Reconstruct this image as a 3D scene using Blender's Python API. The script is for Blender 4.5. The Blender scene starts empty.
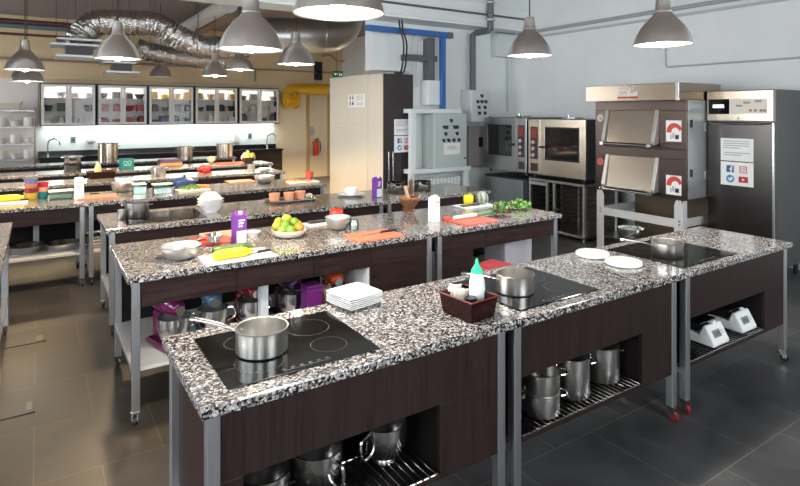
import bpy, bmesh, math, random
from mathutils import Matrix, Vector
R = math.radians
rnd = random.Random(7)
SC = bpy.context.scene
COL = SC.collection

# ---------------------------------------------------------------- measuring the photograph
FPX, CAMH, CX, HY, YAW = 555.0, 1.88, 400.0, 112.0, R(33.1)
FXv, FYv, RXv, RYv = math.sin(YAW), math.cos(YAW), math.cos(YAW), -math.sin(YAW)
def at(px, py, h=0.9):
    "point at height h seen at a pixel of the 800x486 frame"
    d = FPX*(CAMH-h)/(py-HY); l = d*(px-CX)/FPX
    return (d*FXv+l*RXv, d*FYv+l*RYv, h)
def mpp(px, py, h=0.9):
    return (CAMH-h)/(py-HY)
def onY(px, py, Y):
    k = (px-CX)/FPX; d = Y/(FYv+k*RYv)
    return (d*(FXv+k*RXv), Y, CAMH-d*(py-HY)/FPX)
def onX(px, py, X):
    k = (px-CX)/FPX; d = X/(FXv+k*RXv)
    return (X, d*(FYv+k*RYv), CAMH-d*(py-HY)/FPX)
def atd(px, py, d):
    k = (px-CX)/FPX
    return (d*(FXv+k*RXv), d*(FYv+k*RYv), CAMH-d*(py-HY)/FPX)

# ---------------------------------------------------------------- materials
MT = {}
def mat(name, col=(.5,.5,.5), rough=.5, metal=0., coat=0., spec=.5, trans=0., emit=None, es=0., var=None, bump=None, alpha=1.):
    if name in MT: return MT[name]
    m = bpy.data.materials.new(name); m.use_nodes = True
    nt = m.node_tree; b = nt.nodes['Principled BSDF']
    b.inputs['Base Color'].default_value = (*col, 1)
    b.inputs['Roughness'].default_value = rough
    b.inputs['Metallic'].default_value = metal
    b.inputs['Coat Weight'].default_value = coat
    b.inputs['Coat Roughness'].default_value = .05
    b.inputs['Specular IOR Level'].default_value = spec
    b.inputs['Transmission Weight'].default_value = trans
    b.inputs['Alpha'].default_value = alpha
    if emit:
        b.inputs['Emission Color'].default_value = (*emit, 1); b.inputs['Emission Strength'].default_value = es
    if var or bump:
        tc = nt.nodes.new('ShaderNodeTexCoord'); mp = nt.nodes.new('ShaderNodeMapping')
        nt.links.new(tc.outputs['Object'], mp.inputs['Vector'])
    if var:      # (scale xyz, amount, second colour)
        sc, amt, c2 = var
        mp.inputs['Scale'].default_value = sc
        n = nt.nodes.new('ShaderNodeTexNoise'); n.inputs['Scale'].default_value = 1.; n.inputs['Detail'].default_value = 5.
        n.inputs['Roughness'].default_value = .62
        nt.links.new(mp.outputs['Vector'], n.inputs['Vector'])
        r = nt.nodes.new('ShaderNodeValToRGB')
        r.color_ramp.elements[0].position = .5-amt; r.color_ramp.elements[1].position = .5+amt
        r.color_ramp.elements[0].color = (*col, 1); r.color_ramp.elements[1].color = (*c2, 1)
        nt.links.new(n.outputs['Fac'], r.inputs['Fac']); nt.links.new(r.outputs['Color'], b.inputs['Base Color'])
    if bump:     # (scale xyz, strength, distance)
        sc, st, di = bump
        m2 = nt.nodes.new('ShaderNodeMapping'); m2.inputs['Scale'].default_value = sc
        nt.links.new(tc.outputs['Object'], m2.inputs['Vector'])
        n2 = nt.nodes.new('ShaderNodeTexNoise'); n2.inputs['Scale'].default_value = 1.; n2.inputs['Detail'].default_value = 4.
        nt.links.new(m2.outputs['Vector'], n2.inputs['Vector'])
        bp = nt.nodes.new('ShaderNodeBump'); bp.inputs['Strength'].default_value = st; bp.inputs['Distance'].default_value = di
        nt.links.new(n2.outputs['Fac'], bp.inputs['Height']); nt.links.new(bp.outputs['Normal'], b.inputs['Normal'])
    MT[name] = m
    return m

def granite():
    m = bpy.data.materials.new('granite'); m.use_nodes = True; nt = m.node_tree; b = nt.nodes['Principled BSDF']
    tc = nt.nodes.new('ShaderNodeTexCoord')
    nz = nt.nodes.new('ShaderNodeTexNoise'); nz.inputs['Scale'].default_value = 80; nz.inputs['Detail'].default_value = 3
    nt.links.new(tc.outputs['Object'], nz.inputs['Vector'])
    ad = nt.nodes.new('ShaderNodeVectorMath'); ad.operation = 'MULTIPLY_ADD'
    ad.inputs[1].default_value = (.011, .011, .011)
    nt.links.new(nz.outputs['Color'], ad.inputs[0]); nt.links.new(tc.outputs['Object'], ad.inputs[2])
    v = nt.nodes.new('ShaderNodeTexVoronoi'); v.inputs['Scale'].default_value = 120
    nt.links.new(ad.outputs['Vector'], v.inputs['Vector'])
    sp = nt.nodes.new('ShaderNodeSeparateColor'); nt.links.new(v.outputs['Color'], sp.inputs['Color'])
    r = nt.nodes.new('ShaderNodeValToRGB'); r.color_ramp.interpolation = 'CONSTANT'
    e = r.color_ramp.elements
    e[0].position = 0; e[0].color = (.012, .012, .014, 1)
    e[1].position = .27; e[1].color = (.075, .072, .072, 1)
    for p, c in ((.40, (.22, .205, .2)), (.56, (.42, .40, .395)), (.70, (.33, .28, .26)), (.79, (.58, .57, .56)), (.93, (.74, .73, .72))):
        x = e.new(p); x.color = (*c, 1)
    nt.links.new(sp.outputs['Red'], r.inputs['Fac'])
    v2 = nt.nodes.new('ShaderNodeTexVoronoi'); v2.inputs['Scale'].default_value = 300
    nt.links.new(tc.outputs['Object'], v2.inputs['Vector'])
    sp2 = nt.nodes.new('ShaderNodeSeparateColor'); nt.links.new(v2.outputs['Color'], sp2.inputs['Color'])
    r2 = nt.nodes.new('ShaderNodeValToRGB'); r2.color_ramp.interpolation = 'CONSTANT'
    e = r2.color_ramp.elements; e[0].color = (.45, .45, .45, 1); e[1].position = .28; e[1].color = (.86, .85, .84, 1)
    nt.links.new(sp2.outputs['Green'], r2.inputs['Fac'])
    mx = nt.nodes.new('ShaderNodeMix'); mx.data_type = 'RGBA'; mx.blend_type = 'MULTIPLY'; mx.inputs[0].default_value = 1.
    nt.links.new(r.outputs['Color'], mx.inputs[6]); nt.links.new(r2.outputs['Color'], mx.inputs[7])
    nt.links.new(mx.outputs[2], b.inputs['Base Color'])
    b.inputs['Roughness'].default_value = .16; b.inputs['Specular IOR Level'].default_value = .6
    b.inputs['Coat Weight'].default_value = .35; b.inputs['Coat Roughness'].default_value = .08
    MT['granite'] = m
    return m

def slate_floor():
    m = bpy.data.materials.new('slate_tiles'); m.use_nodes = True; nt = m.node_tree; b = nt.nodes['Principled BSDF']
    tc = nt.nodes.new('ShaderNodeTexCoord'); mp = nt.nodes.new('ShaderNodeMapping')
    mp.inputs['Location'].default_value = (-.59, -.29, 0)
    nt.links.new(tc.outputs['Object'], mp.inputs['Vector'])
    br = nt.nodes.new('ShaderNodeTexBrick'); br.offset = 0.5; br.squash = 1
    br.inputs['Scale'].default_value = 1.; br.inputs['Mortar Size'].default_value = .0028; br.inputs['Mortar Smooth'].default_value = .2
    br.inputs['Brick Width'].default_value = .61; br.inputs['Row Height'].default_value = .61; br.inputs['Bias'].default_value = 0
    br.inputs['Color1'].default_value = (.046, .048, .052, 1); br.inputs['Color2'].default_value = (.076, .078, .082, 1)
    br.inputs['Mortar'].default_value = (.17, .165, .15, 1)
    nt.links.new(mp.outputs['Vector'], br.inputs['Vector'])
    n = nt.nodes.new('ShaderNodeTexNoise'); n.inputs['Scale'].default_value = 3.2; n.inputs['Detail'].default_value = 9; n.inputs['Roughness'].default_value = .65
    n.inputs['Distortion'].default_value = .6
    nt.links.new(tc.outputs['Object'], n.inputs['Vector'])
    r = nt.nodes.new('ShaderNodeValToRGB'); r.color_ramp.elements[0].position = .3; r.color_ramp.elements[1].position = .72
    r.color_ramp.elements[0].color = (.58, .57, .56, 1); r.color_ramp.elements[1].color = (1.4, 1.38, 1.36, 1)
    nt.links.new(n.outputs['Fac'], r.inputs['Fac'])
    mx = nt.nodes.new('ShaderNodeMix'); mx.data_type = 'RGBA'; mx.blend_type = 'MULTIPLY'; mx.inputs[0].default_value = 1.
    nt.links.new(br.outputs['Color'], mx.inputs[6]); nt.links.new(r.outputs['Color'], mx.inputs[7])
    # brown patch on the left: warm light and reflections put into the colour
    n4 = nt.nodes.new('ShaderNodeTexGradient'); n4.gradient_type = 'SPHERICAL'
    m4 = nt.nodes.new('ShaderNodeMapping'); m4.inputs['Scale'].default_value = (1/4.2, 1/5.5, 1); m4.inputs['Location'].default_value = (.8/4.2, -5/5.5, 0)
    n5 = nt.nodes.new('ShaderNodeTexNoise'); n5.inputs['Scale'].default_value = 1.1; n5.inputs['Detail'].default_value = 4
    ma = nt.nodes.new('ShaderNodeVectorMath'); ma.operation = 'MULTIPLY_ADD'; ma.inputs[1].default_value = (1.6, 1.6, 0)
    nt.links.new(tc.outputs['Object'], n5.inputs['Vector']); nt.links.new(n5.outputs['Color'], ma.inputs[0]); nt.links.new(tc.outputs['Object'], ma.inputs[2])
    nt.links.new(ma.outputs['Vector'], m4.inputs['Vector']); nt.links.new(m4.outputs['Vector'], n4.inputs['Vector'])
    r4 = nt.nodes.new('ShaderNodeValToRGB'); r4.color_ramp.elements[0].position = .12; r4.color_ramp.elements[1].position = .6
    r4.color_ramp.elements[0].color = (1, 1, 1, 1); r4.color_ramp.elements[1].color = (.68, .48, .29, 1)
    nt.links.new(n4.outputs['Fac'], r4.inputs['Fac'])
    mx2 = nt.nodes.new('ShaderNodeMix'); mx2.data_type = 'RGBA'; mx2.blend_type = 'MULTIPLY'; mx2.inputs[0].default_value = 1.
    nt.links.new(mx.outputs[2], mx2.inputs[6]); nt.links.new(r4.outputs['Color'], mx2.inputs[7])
    nt.links.new(mx2.outputs[2], b.inputs['Base Color'])
    r3 = nt.nodes.new('ShaderNodeMapRange'); r3.inputs['To Min'].default_value = .28; r3.inputs['To Max'].default_value = .5
    nt.links.new(n.outputs['Fac'], r3.inputs['Value']); nt.links.new(r3.outputs['Result'], b.inputs['Roughness'])
    bp = nt.nodes.new('ShaderNodeBump'); bp.inputs['Strength'].default_value = .25; bp.inputs['Distance'].default_value = .006
    nt.links.new(n.outputs['Fac'], bp.inputs['Height']); nt.links.new(bp.outputs['Normal'], b.inputs['Normal'])
    MT['slate'] = m
    return m

def thin_glass(name, tint=(.95, .97, .96), fac=.12, rough=.02, ior=1.45):
    m = bpy.data.materials.new(name); m.use_nodes = True; nt = m.node_tree; nt.nodes.clear()
    o = nt.nodes.new('ShaderNodeOutputMaterial'); t = nt.nodes.new('ShaderNodeBsdfTransparent'); g = nt.nodes.new('ShaderNodeBsdfGlossy')
    t.inputs['Color'].default_value = (*tint, 1); g.inputs['Roughness'].default_value = rough
    f = nt.nodes.new('ShaderNodeFresnel'); f.inputs['IOR'].default_value = ior
    a = nt.nodes.new('ShaderNodeMath'); a.operation = 'ADD'; a.inputs[1].default_value = fac; a.use_clamp = True
    mx = nt.nodes.new('ShaderNodeMixShader')
    nt.links.new(f.outputs[0], a.inputs[0]); nt.links.new(a.outputs[0], mx.inputs[0])
    nt.links.new(t.outputs[0], mx.inputs[1]); nt.links.new(g.outputs[0], mx.inputs[2]); nt.links.new(mx.outputs[0], o.inputs['Surface'])
    MT[name] = m
    return m

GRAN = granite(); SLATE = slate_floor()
STEEL = mat('stainless_steel', (.60, .59, .58), .22, 1.)
BRUSH = mat('brushed_steel', (.66, .645, .62), .29, 1.)
BOWLST = mat('satin_steel', (.64, .63, .62), .36, 1.)
APPL = mat('appliance_steel', (.50, .475, .45), .27, 1., bump=((240, 240, 2), .05, .002))
DKST = mat('dark_brushed_steel', (.17, .165, .165), .27, 1., bump=((2, 240, 2), .05, .002))
LEGM = mat('leg_steel', (.54, .55, .57), .4, 1.)
GALV = mat('galvanised_duct', (.62, .62, .62), .33, 1., bump=((14, 14, 14), .25, .01))
FOIL = mat('foil_duct', (.54, .53, .52), .16, 1., bump=((22, 22, 22), .8, .03))
CHROME = mat('chrome', (.8, .8, .8), .08, 1.)
SPUN = mat('spun_aluminium', (.82, .815, .80), .31, 1., bump=((1, 1, 160), .08, .002))
BGLASS = mat('black_glass', (.005, .0045, .004), .08, 0., spec=.18)
OVGL = mat('oven_glass', (.015, .014, .013), .05, 0., spec=.8)
RING = mat('ring_print', (.07, .07, .07), .25)
WENV = mat('wenge_vertical', (.014, .0075, .0072), .38, spec=.25, var=((90, 90, 3), .16, (.032, .018, .0175)))
WENH = mat('wenge_horizontal', (.014, .0078, .0075), .38, spec=.25, var=((4, 60, 60), .16, (.036, .020, .0185)))
DARKIN = mat('dark_melamine', (.009, .007, .0065), .5, spec=.2)
CER = mat('white_ceramic', (.86, .86, .85), .18, coat=.4)
WPL = mat('white_plastic', (.78, .79, .79), .35)
BPL = mat('black_plastic', (.012, .012, .012), .35)
RUBR = mat('red_rubber', (.24, .010, .014), .45)
RUBB = mat('black_rubber', (.015, .015, .016), .5)
WPAINT = mat('white_wall_paint', (.70, .735, .735), .6, var=((.9, .9, .9), .2, (.76, .78, .77)), bump=((60, 60, 60), .05, .003))
GPAINT = mat('grey_wall_paint', (.72, .745, .75), .6, var=((1.2, 1.2, 1.2), .22, (.80, .815, .81)), bump=((50, 50, 50), .06, .003))
BEIGE = mat('beige_wall_paint', (.78, .60, .36), .65, var=((.7, .7, .7), .2, (.84, .68, .45)))
CREAM = mat('cream_panel', (.66, .60, .50), .42)
CEILM = mat('ceiling_paint', (.30, .255, .25), .8)
SPLASH = mat('white_splash_panel', (.78, .84, .82), .12, coat=.3)
MILKP = mat('paper_white', (.82, .81, .79), .6)
PRINT = mat('grey_print', (.35, .36, .38), .6)
CLEAR = thin_glass('clear_glass')
CABGL = thin_glass('cabinet_glass', (.97, .98, .98), .0, .02, 1.18)
TUBGL = thin_glass('green_tint_plastic', (.80, .92, .88), .16, .12)
CLOUD = mat('cloudy_plastic', (.80, .84, .80), .35, trans=.45)
GREYBX = mat('grey_green_box', (.47, .53, .51), .42)
GREYB2 = mat('light_grey_box', (.60, .63, .64), .42)
CONDU = mat('dark_conduit', (.10, .105, .12), .45)
BLUEP = mat('blue_pipe', (.03, .12, .36), .4)
PLNAVY = mat('pipe_teal', (.10, .17, .21), .4)
PRED = mat('pipe_dark_red', (.10, .022, .026), .4)
YELP = mat('yellow_pipe', (.72, .40, .015), .4)
def C(name, r, g, b, rough=.4, **k): return mat(name, (r, g, b), rough, **k)
ORB = C('orange_board', .83, .20, .11, .45)
REDB = C('red_board', .72, .10, .07, .45)
WHB = C('white_board', .80, .80, .78, .45)

# ---------------------------------------------------------------- mesh builder
class MB:
    def __init__(s): s.v = []; s.f = []; s.m = []; s.mi = 0
    def add(s, vs, fs):
        o = len(s.v); s.v += [tuple(v) for v in vs]
        for f in fs: s.f.append(tuple(i+o for i in f)); s.m.append(s.mi)
        return s
    def box(s, x0, x1, y0, y1, z0, z1):
        return s.add([(x0,y0,z0),(x1,y0,z0),(x1,y1,z0),(x0,y1,z0),(x0,y0,z1),(x1,y0,z1),(x1,y1,z1),(x0,y1,z1)],
                     [(0,3,2,1),(4,5,6,7),(0,1,5,4),(1,2,6,5),(2,3,7,6),(3,0,4,7)])
    def cbox(s, c, d):
        return s.box(c[0]-d[0]/2, c[0]+d[0]/2, c[1]-d[1]/2, c[1]+d[1]/2, c[2]-d[2]/2, c[2]+d[2]/2)
    def lathe(s, prof, n=28, c=(0,0,0), sx=1., sy=1.):
        vs = []; rings = []
        for r, z in prof:
            if r < 1e-6: rings.append([len(vs)]); vs.append((c[0], c[1], c[2]+z))
            else:
                rings.append(list(range(len(vs), len(vs)+n)))
                vs += [(c[0]+sx*r*math.cos(2*math.pi*i/n), c[1]+sy*r*math.sin(2*math.pi*i/n), c[2]+z) for i in range(n)]
        fs = []
        for a, b in zip(rings, rings[1:]):
            if len(a) == 1 and len(b) == 1: continue
            for i in range(n):
                j = (i+1) % n
                if len(a) == 1: fs.append((a[0], b[j], b[i]))
                elif len(b) == 1: fs.append((a[i], a[j], b[0]))
                else: fs.append((a[i], a[j], b[j], b[i]))
        return s.add(vs, fs)
    def cyl(s, c, r, h, n=20, r2=None):
        r2 = r if r2 is None else r2
        return s.lathe([(0,0),(r,0),(r2,h),(0,h)], n, c)
    def sph(s, c, r, n=16, k=10, sx=1., sy=1., sz=1.):
        return s.lathe([(r*math.sin(math.pi*i/k), -r*sz*math.cos(math.pi*i/k)) for i in range(k+1)], n, c, sx, sy)
    def tube(s, pts, r, n=10, closed=False, flat=1., jit=0.):
        pts = [Vector(p) for p in pts]; rs = r if isinstance(r, (list, tuple)) else [r]*len(pts)
        up = None; vs = []; N = len(pts)
        for i, p in enumerate(pts):
            if closed: t = pts[(i+1) % N]-pts[i-1]
            else: t = pts[min(i+1, N-1)]-pts[max(i-1, 0)]
            t.normalize()
            if up is None:
                up = Vector((0,0,1)) if abs(t.z) < .9 else Vector((1,0,0))
            a = t.cross(up)
            if a.length < 1e-5: a = t.orthogonal()
            a.normalize(); b = a.cross(t).normalized(); up = b
            for k in range(n):
                g = 2*math.pi*k/n; q = 1+(rnd.uniform(-jit, jit) if jit else 0)
                vs.append(p + a*math.cos(g)*rs[i]*q + b*math.sin(g)*rs[i]*flat*q)
        fs = []
        for i in range(N if closed else N-1):
            j = (i+1) % N
            for k in range(n):
                l = (k+1) % n; fs.append((i*n+k, i*n+l, j*n+l, j*n+k))
        if not closed: fs += [tuple(range(n-1, -1, -1)), tuple(range((N-1)*n, N*n))]
        return s.add(vs, fs)
    def rod(s, a, b, r, n=8): return s.tube([a, b], r, n)
    def prism(s, poly, z0, z1, axis='z'):
        n = len(poly)
        def q(a, b, z): return (a, b, z) if axis == 'z' else (a, z, b) if axis == 'y' else (z, a, b)
        vs = [q(a, b, z0) for a, b in poly]+[q(a, b, z1) for a, b in poly]
        return s.add(vs, [tuple(range(n-1, -1, -1)), tuple(range(n, 2*n))]+[(i, (i+1) % n, n+(i+1) % n, n+i) for i in range(n)])
    def xf(s, M, i0=0):
        s.v = s.v[:i0]+[tuple(M @ Vector(v)) for v in s.v[i0:]]
        return s
    def build(s, name, ms, parent=None, loc=None, smooth=35, bev=0., rz=0.):
        me = bpy.data.meshes.new(name); me.from_pydata(s.v, [], s.f)
        bm = bmesh.new(); bm.from_mesh(me); bmesh.ops.recalc_face_normals(bm, faces=bm.faces); bm.to_mesh(me); bm.free()
        if not isinstance(ms, (list, tuple)): ms = [ms]
        for m in ms: me.materials.append(m)
        me.polygons.foreach_set('material_index', s.m)
        if smooth:
            me.polygons.foreach_set('use_smooth', [True]*len(me.polygons)); me.set_sharp_from_angle(angle=R(smooth))
        o = bpy.data.objects.new(name, me); COL.objects.link(o)
        if parent: o.parent = parent
        if loc: o.location = loc
        o.rotation_euler[2] = rz
        if bev:
            b = o.modifiers.new('bevel', 'BEVEL'); b.width = bev; b.segments = 2; b.limit_method = 'ANGLE'; b.angle_limit = R(40)
        return o

def thing(name, label, cat, loc=(0,0,0), rz=0., group=None):
    o = bpy.data.objects.new(name, None); COL.objects.link(o); o.location = loc; o.rotation_euler[2] = rz
    o.empty_display_size = .1; o['label'] = label; o['category'] = cat
    if group: o['group'] = group
    return o
def tag(o, label, cat, group=None, kind=None):
    o['label'] = label; o['category'] = cat
    if group: o['group'] = group
    if kind: o['kind'] = kind
    return o
def struct(o, label=None, cat=None):
    o['kind'] = 'structure'
    if label: o['label'] = label; o['category'] = cat
    return o
def dup(root, loc, rz=None, label=None, group=None):
    r = root.copy(); COL.objects.link(r); r.location = loc
    if rz is not None: r.rotation_euler[2] = rz
    if label: r['label'] = label
    if group: r['group'] = group
    for ch in list(root.children):
        c = ch.copy(); COL.objects.link(c); c.parent = r
        for g in ch.children:
            d = g.copy(); COL.objects.link(d); d.parent = c
    return r
def text(name, s, size, m, parent, loc, rot, ext=.0005, align='CENTER'):
    cu = bpy.data.curves.new(name, 'FONT'); cu.body = s; cu.size = size; cu.align_x = align; cu.align_y = 'CENTER'; cu.extrude = ext
    cu.materials.append(m)
    o = bpy.data.objects.new(name, cu); COL.objects.link(o); o.parent = parent; o.location = loc; o.rotation_euler = rot
    return o
# ================================================================ the setting
FARY, BACKY, RIGHTX = 14.8, 7.75, 7.6
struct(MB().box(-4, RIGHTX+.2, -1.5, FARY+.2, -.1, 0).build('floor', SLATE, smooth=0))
struct(MB().box(-4, RIGHTX+.2, 7.3, FARY+.2, 4.0, 4.1).build('ceiling_far', CEILM, smooth=0))
struct(MB().box(-4, RIGHTX+.2, -1.5, 7.3, 4.0, 4.1).build('ceiling', C('ceiling_dark', .26, .21, .19, .8), smooth=0))
struct(MB().box(RIGHTX, RIGHTX+.2, -1.5, FARY+.2, 0, 4.0).build('wall_right', GPAINT, smooth=0))
w = MB().box(5.24, RIGHTX+.2, BACKY, BACKY+.2, 0, 4.0); w.box(4.5, 5.24, BACKY, BACKY+.2, 2.56, 4.0)
struct(w.build('wall_back', WPAINT, smooth=0))
struct(MB().box(-4, RIGHTX+.2, FARY, FARY+.2, 0, 4.0).build('wall_far', BEIGE, smooth=0))
b = MB().box(-4, RIGHTX, 7.28, BACKY, 3.36, 4.0); b.box(-4, RIGHTX, 7.255, 7.28, 3.40, 3.47); b.box(-4, RIGHTX, 7.255, 7.28, 3.74, 3.78)
struct(b.build('trim_1', WPAINT, smooth=0, bev=.006))
struct(MB().box(0, 5.5, FARY-.012, FARY, .9, 1.62).build('wall_splashback', SPLASH, smooth=0))
# pale strip of wall on the left of the wall cabinets
struct(MB().box(-4, 0, FARY-.01, FARY, 0, 2.62).build('wall_far_lower', C('pinkish_paint', .84, .76, .71, .6), smooth=0))
struct(MB().box(5.5, RIGHTX, FARY-.01, FARY, 0, 2.62).build('wall_far_cream', C('cream_paint', .80, .69, .52, .6), smooth=0))
struct(MB().box(-4, 6.9, FARY-.10, FARY, 2.62, 2.70).build('trim_2', BEIGE, smooth=0))
struct(MB().box(-4, RIGHTX, FARY-.06, FARY, 3.02, 3.06).build('trim_3', C('tan_paint', .42, .30, .18, .6), smooth=0))
# walls behind and left of the camera; unseen windows added for light and reflections
TANW = C('tan_wall_paint', .46, .36, .25, .6)
WN = [0]
def window_wall(name, axis, pos, t, lo, hi, wins, z0, z1):
    m = MB()
    def bx(a, b, c, d):
        if axis == 'x': m.box(pos-t, pos, a, b, c, d)
        else: m.box(a, b, pos-t, pos, c, d)
    bx(lo, hi, 0, z0); bx(lo, hi, z1, 4.0)
    e = [lo]+[q for w_ in wins for q in w_]+[hi]
    for k in range(0, len(e), 2): bx(e[k], e[k+1], z0, z1)
    struct(m.build(name, TANW, smooth=0))
    for a, b in wins:
        WN[0] += 1; m = MB(); f = .06; mid = (a+b)/2
        def fb(a_, b_, c_, d_):
            if axis == 'x': m.box(pos-t*.6, pos-t*.3, a_, b_, c_, d_)
            else: m.box(a_, b_, pos-t*.6, pos-t*.3, c_, d_)
        fb(a, a+f, z0, z1); fb(b-f, b, z0, z1); fb(a+f, b-f, z0, z0+f); fb(a+f, b-f, z1-f, z1); fb(mid-.03, mid+.03, z0+f, z1-f); fb(a+f, b-f, z0+1.2, z0+1.25)
        wo = struct(m.build('window_%d' % WN[0], C('window_frame', .30, .29, .28, .5), smooth=0))
        m = MB(); q = pos-t*.45
        if axis == 'x': m.box(q-.003, q+.003, a+f, b-f, z0+f, z1-f)
        else: m.box(a+f, b-f, q-.003, q+.003, z0+f, z1-f)
        m.build('pane', thin_glass('window_glass', (.97, .98, .98), 0.) if 'window_glass' not in MT else MT['window_glass'], wo, smooth=0)
        L = bpy.data.lights.new('window_portal', 'AREA'); L.shape = 'RECTANGLE'; L.size = b-a; L.size_y = z1-z0; L.cycles.is_portal = True
        o = bpy.data.objects.new('window_portal', L); COL.objects.link(o)
        if axis == 'x': o.location = (pos-t-.02, mid, (z0+z1)/2); o.rotation_euler = (R(90), 0, R(-90))
        else: o.location = (mid, pos-t-.02, (z0+z1)/2); o.rotation_euler = (R(90), 0, 0)
        # portals and area lights shine along their -Z
        o.rotation_euler = (R(-90), 0, R(-90)) if axis == 'x' else (R(-90), 0, 0)
        if axis == 'x': o.rotation_euler = (0, R(-90), 0); L.size, L.size_y = z1-z0, b-a
        else: o.rotation_euler = (R(90), 0, 0)
window_wall('wall_left', 'x', -4.0, .2, -1.6, FARY+.2, [(-.9, 1.5), (2.2, 4.6), (5.3, 7.8), (11.9, 13.4)], 1.0, 3.6)
window_wall('wall_near', 'y', -1.5, .2, -4, RIGHTX+.2, [(-3.4, -.6), (1.4, 3.4), (5.6, 7.3)], 1.0, 3.6)
# cream door in the far wall
x0, _, z1 = onY(309, 95, FARY); x1 = onY(327, 95, FARY)[0]
fr = MB()
fr.box(x0-.08, x0, FARY-.05, FARY, 0, z1+.08); fr.box(x1, x1+.08, FARY-.05, FARY, 0, z1+.08); fr.box(x0, x1, FARY-.05, FARY, z1, z1+.08)
dr = struct(fr.build('door_1', C('door_frame_tan', .46, .31, .13, .5), smooth=0, bev=.005))
MB().box(x0, x1, FARY-.03, FARY-.002, .01, z1).build('door_leaf', C('door_cream', .72, .62, .46, .45), dr, smooth=0)
hb = MB(); hb.rod((x0+.07, FARY-.03, 1.02), (x0+.07, FARY-.085, 1.02), .012); hb.rod((x0+.07, FARY-.085, 1.02), (x0+.19, FARY-.085, 1.02), .011)
hb.build('door_handle', STEEL, dr)
# cream partition of the small room, with the restroom notice on it
PX = 4.64
pt = struct(MB().box(PX, 5.6, 8.11, 9.56, 0, 2.52).build('wall_partition', CREAM, smooth=0, bev=.004))
pl = MB(); pl.box(PX-.006, PX, 8.12, 8.80, 1.66, 2.50); pl.box(PX-.006, PX, 8.82, 9.54, 1.66, 2.50); pl.box(PX-.006, PX, 8.12, 8.80, .02, 1.64); pl.box(PX-.006, PX, 8.82, 9.54, .02, 1.64)
pl.build('panel', CREAM, pt, smooth=0, bev=.003)
n = MB().box(PX-.009, PX-.006, 8.20, 8.80, 1.96, 2.19)
nt_ = n.build('notice', MILKP, pt, smooth=0)
ic = MB()
for k, (yy, zz) in enumerate([(8.72, 2.13), (8.62, 2.13), (8.72, 2.03), (8.62, 2.03)]):
    i0 = len(ic.v); ic.cyl((0, 0, 0), .016, .002, 10); ic.xf(Matrix.Translation((PX-.009, yy, zz+.028)) @ Matrix.Rotation(R(-90), 4, 'Y'), i0)
    ic.box(PX-.011, PX-.009, yy-.02, yy+.02, zz-.03, zz+.012)
    if k == 3: ic.box(PX-.011, PX-.009, yy-.032, yy+.032, zz-.02, zz+.01)
ic.build('icon', C('notice_icon', .09, .06, .06, .6), nt_, smooth=0)
tx = MB()
for zz in (2.15, 2.12, 2.09, 2.03, 2.0): tx.box(PX-.0105, PX-.009, 8.26, 8.50+rnd.uniform(-.03, .03), zz, zz+.009)
tx.build('printed_lines', PRINT, nt_, smooth=0)

# ---------------------------------------------------------------- ceiling services
def hang(par, x, y, z, r=.006): MB().rod((x, y, z), (x, y, 4.0), r, 6).build('hanger_rod', CONDU, par)
# long foil duct, upper
def spline(pts, n):
    pts = [Vector(p) for p in pts]; P = [pts[0]]+pts+[pts[-1]]; o = []
    for i in range(1, len(P)-2):
        for k in range(n):
            t = k/n; a, b_, c, d = P[i-1:i+3]
            o.append(.5*((2*b_)+(c-a)*t+(2*a-5*b_+4*c-d)*t*t+(3*b_-a-3*c+d)*t**3))
    return o+[pts[-1]]
def foil_tube(path, r, n=26, seg=12):
    m = MB(); pts = spline(path, seg)
    rs = [r*(1+.05*(-1)**i) for i in range(len(pts))]
    m.tube(pts, rs, n, jit=.05); return m
d1 = [onY(79, 50, 9.9), onY(82, 36, 9.9), onY(97, 23.5, 9.9), onY(128, 23, 9.9), onY(155, 24.5, 9.9), onY(176, 36, 9.9), onY(198, 46, 9.9), onY(222, 48, 9.9), onY(246, 46, 9.9)]
t = thing('foil_duct', 'crinkled silver foil duct arching over the far counters, the upper and longer of two', 'air duct', (0,0,0))
foil_tube(d1, .20).build('flexible_hose', FOIL, t, smooth=60)
for i in (3, 4, 6): p = d1[i]; hang(t, p[0], p[1], p[2]+.18)
d2 = [onY(136, 47, 10.9), onY(150, 52, 10.9), onY(172, 56, 10.9), onY(196, 59, 10.9), onY(222, 62, 10.9)]
t = thing('foil_duct', 'lower crinkled silver foil duct running beneath the longer one', 'air duct', (0,0,0))
foil_tube(d2, .165).build('flexible_hose', FOIL, t, smooth=60)
for i in (1, 3): p = d2[i]; hang(t, p[0], p[1], p[2]+.15)
# big rigid duct with an elbow at its right end
t = thing('rigid_duct', 'wide smooth galvanised duct with an elbow behind the two largest hanging lamps', 'air duct', (0,0,0))
a = Vector(onY(236, 37, 9.6)); e = Vector(onY(322, 35, 9.6))
pth = [a, a.lerp(e, .5), e, e+Vector((.28, 0, .06)), e+Vector((.46, 0, .22)), e+Vector((.52, 0, .45)), e+Vector((.52, 0, .62))]
MB().tube(spline(pth, 5), .33, 32).build('duct_body', GALV, t, smooth=50)
j = MB()
for f in (.02, .5, .98):
    p = a.lerp(e, f); j.tube([p-Vector((.02,0,0)), p+Vector((.02,0,0))], .345, 32)
j.build('joint_ring', GALV, t)
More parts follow.
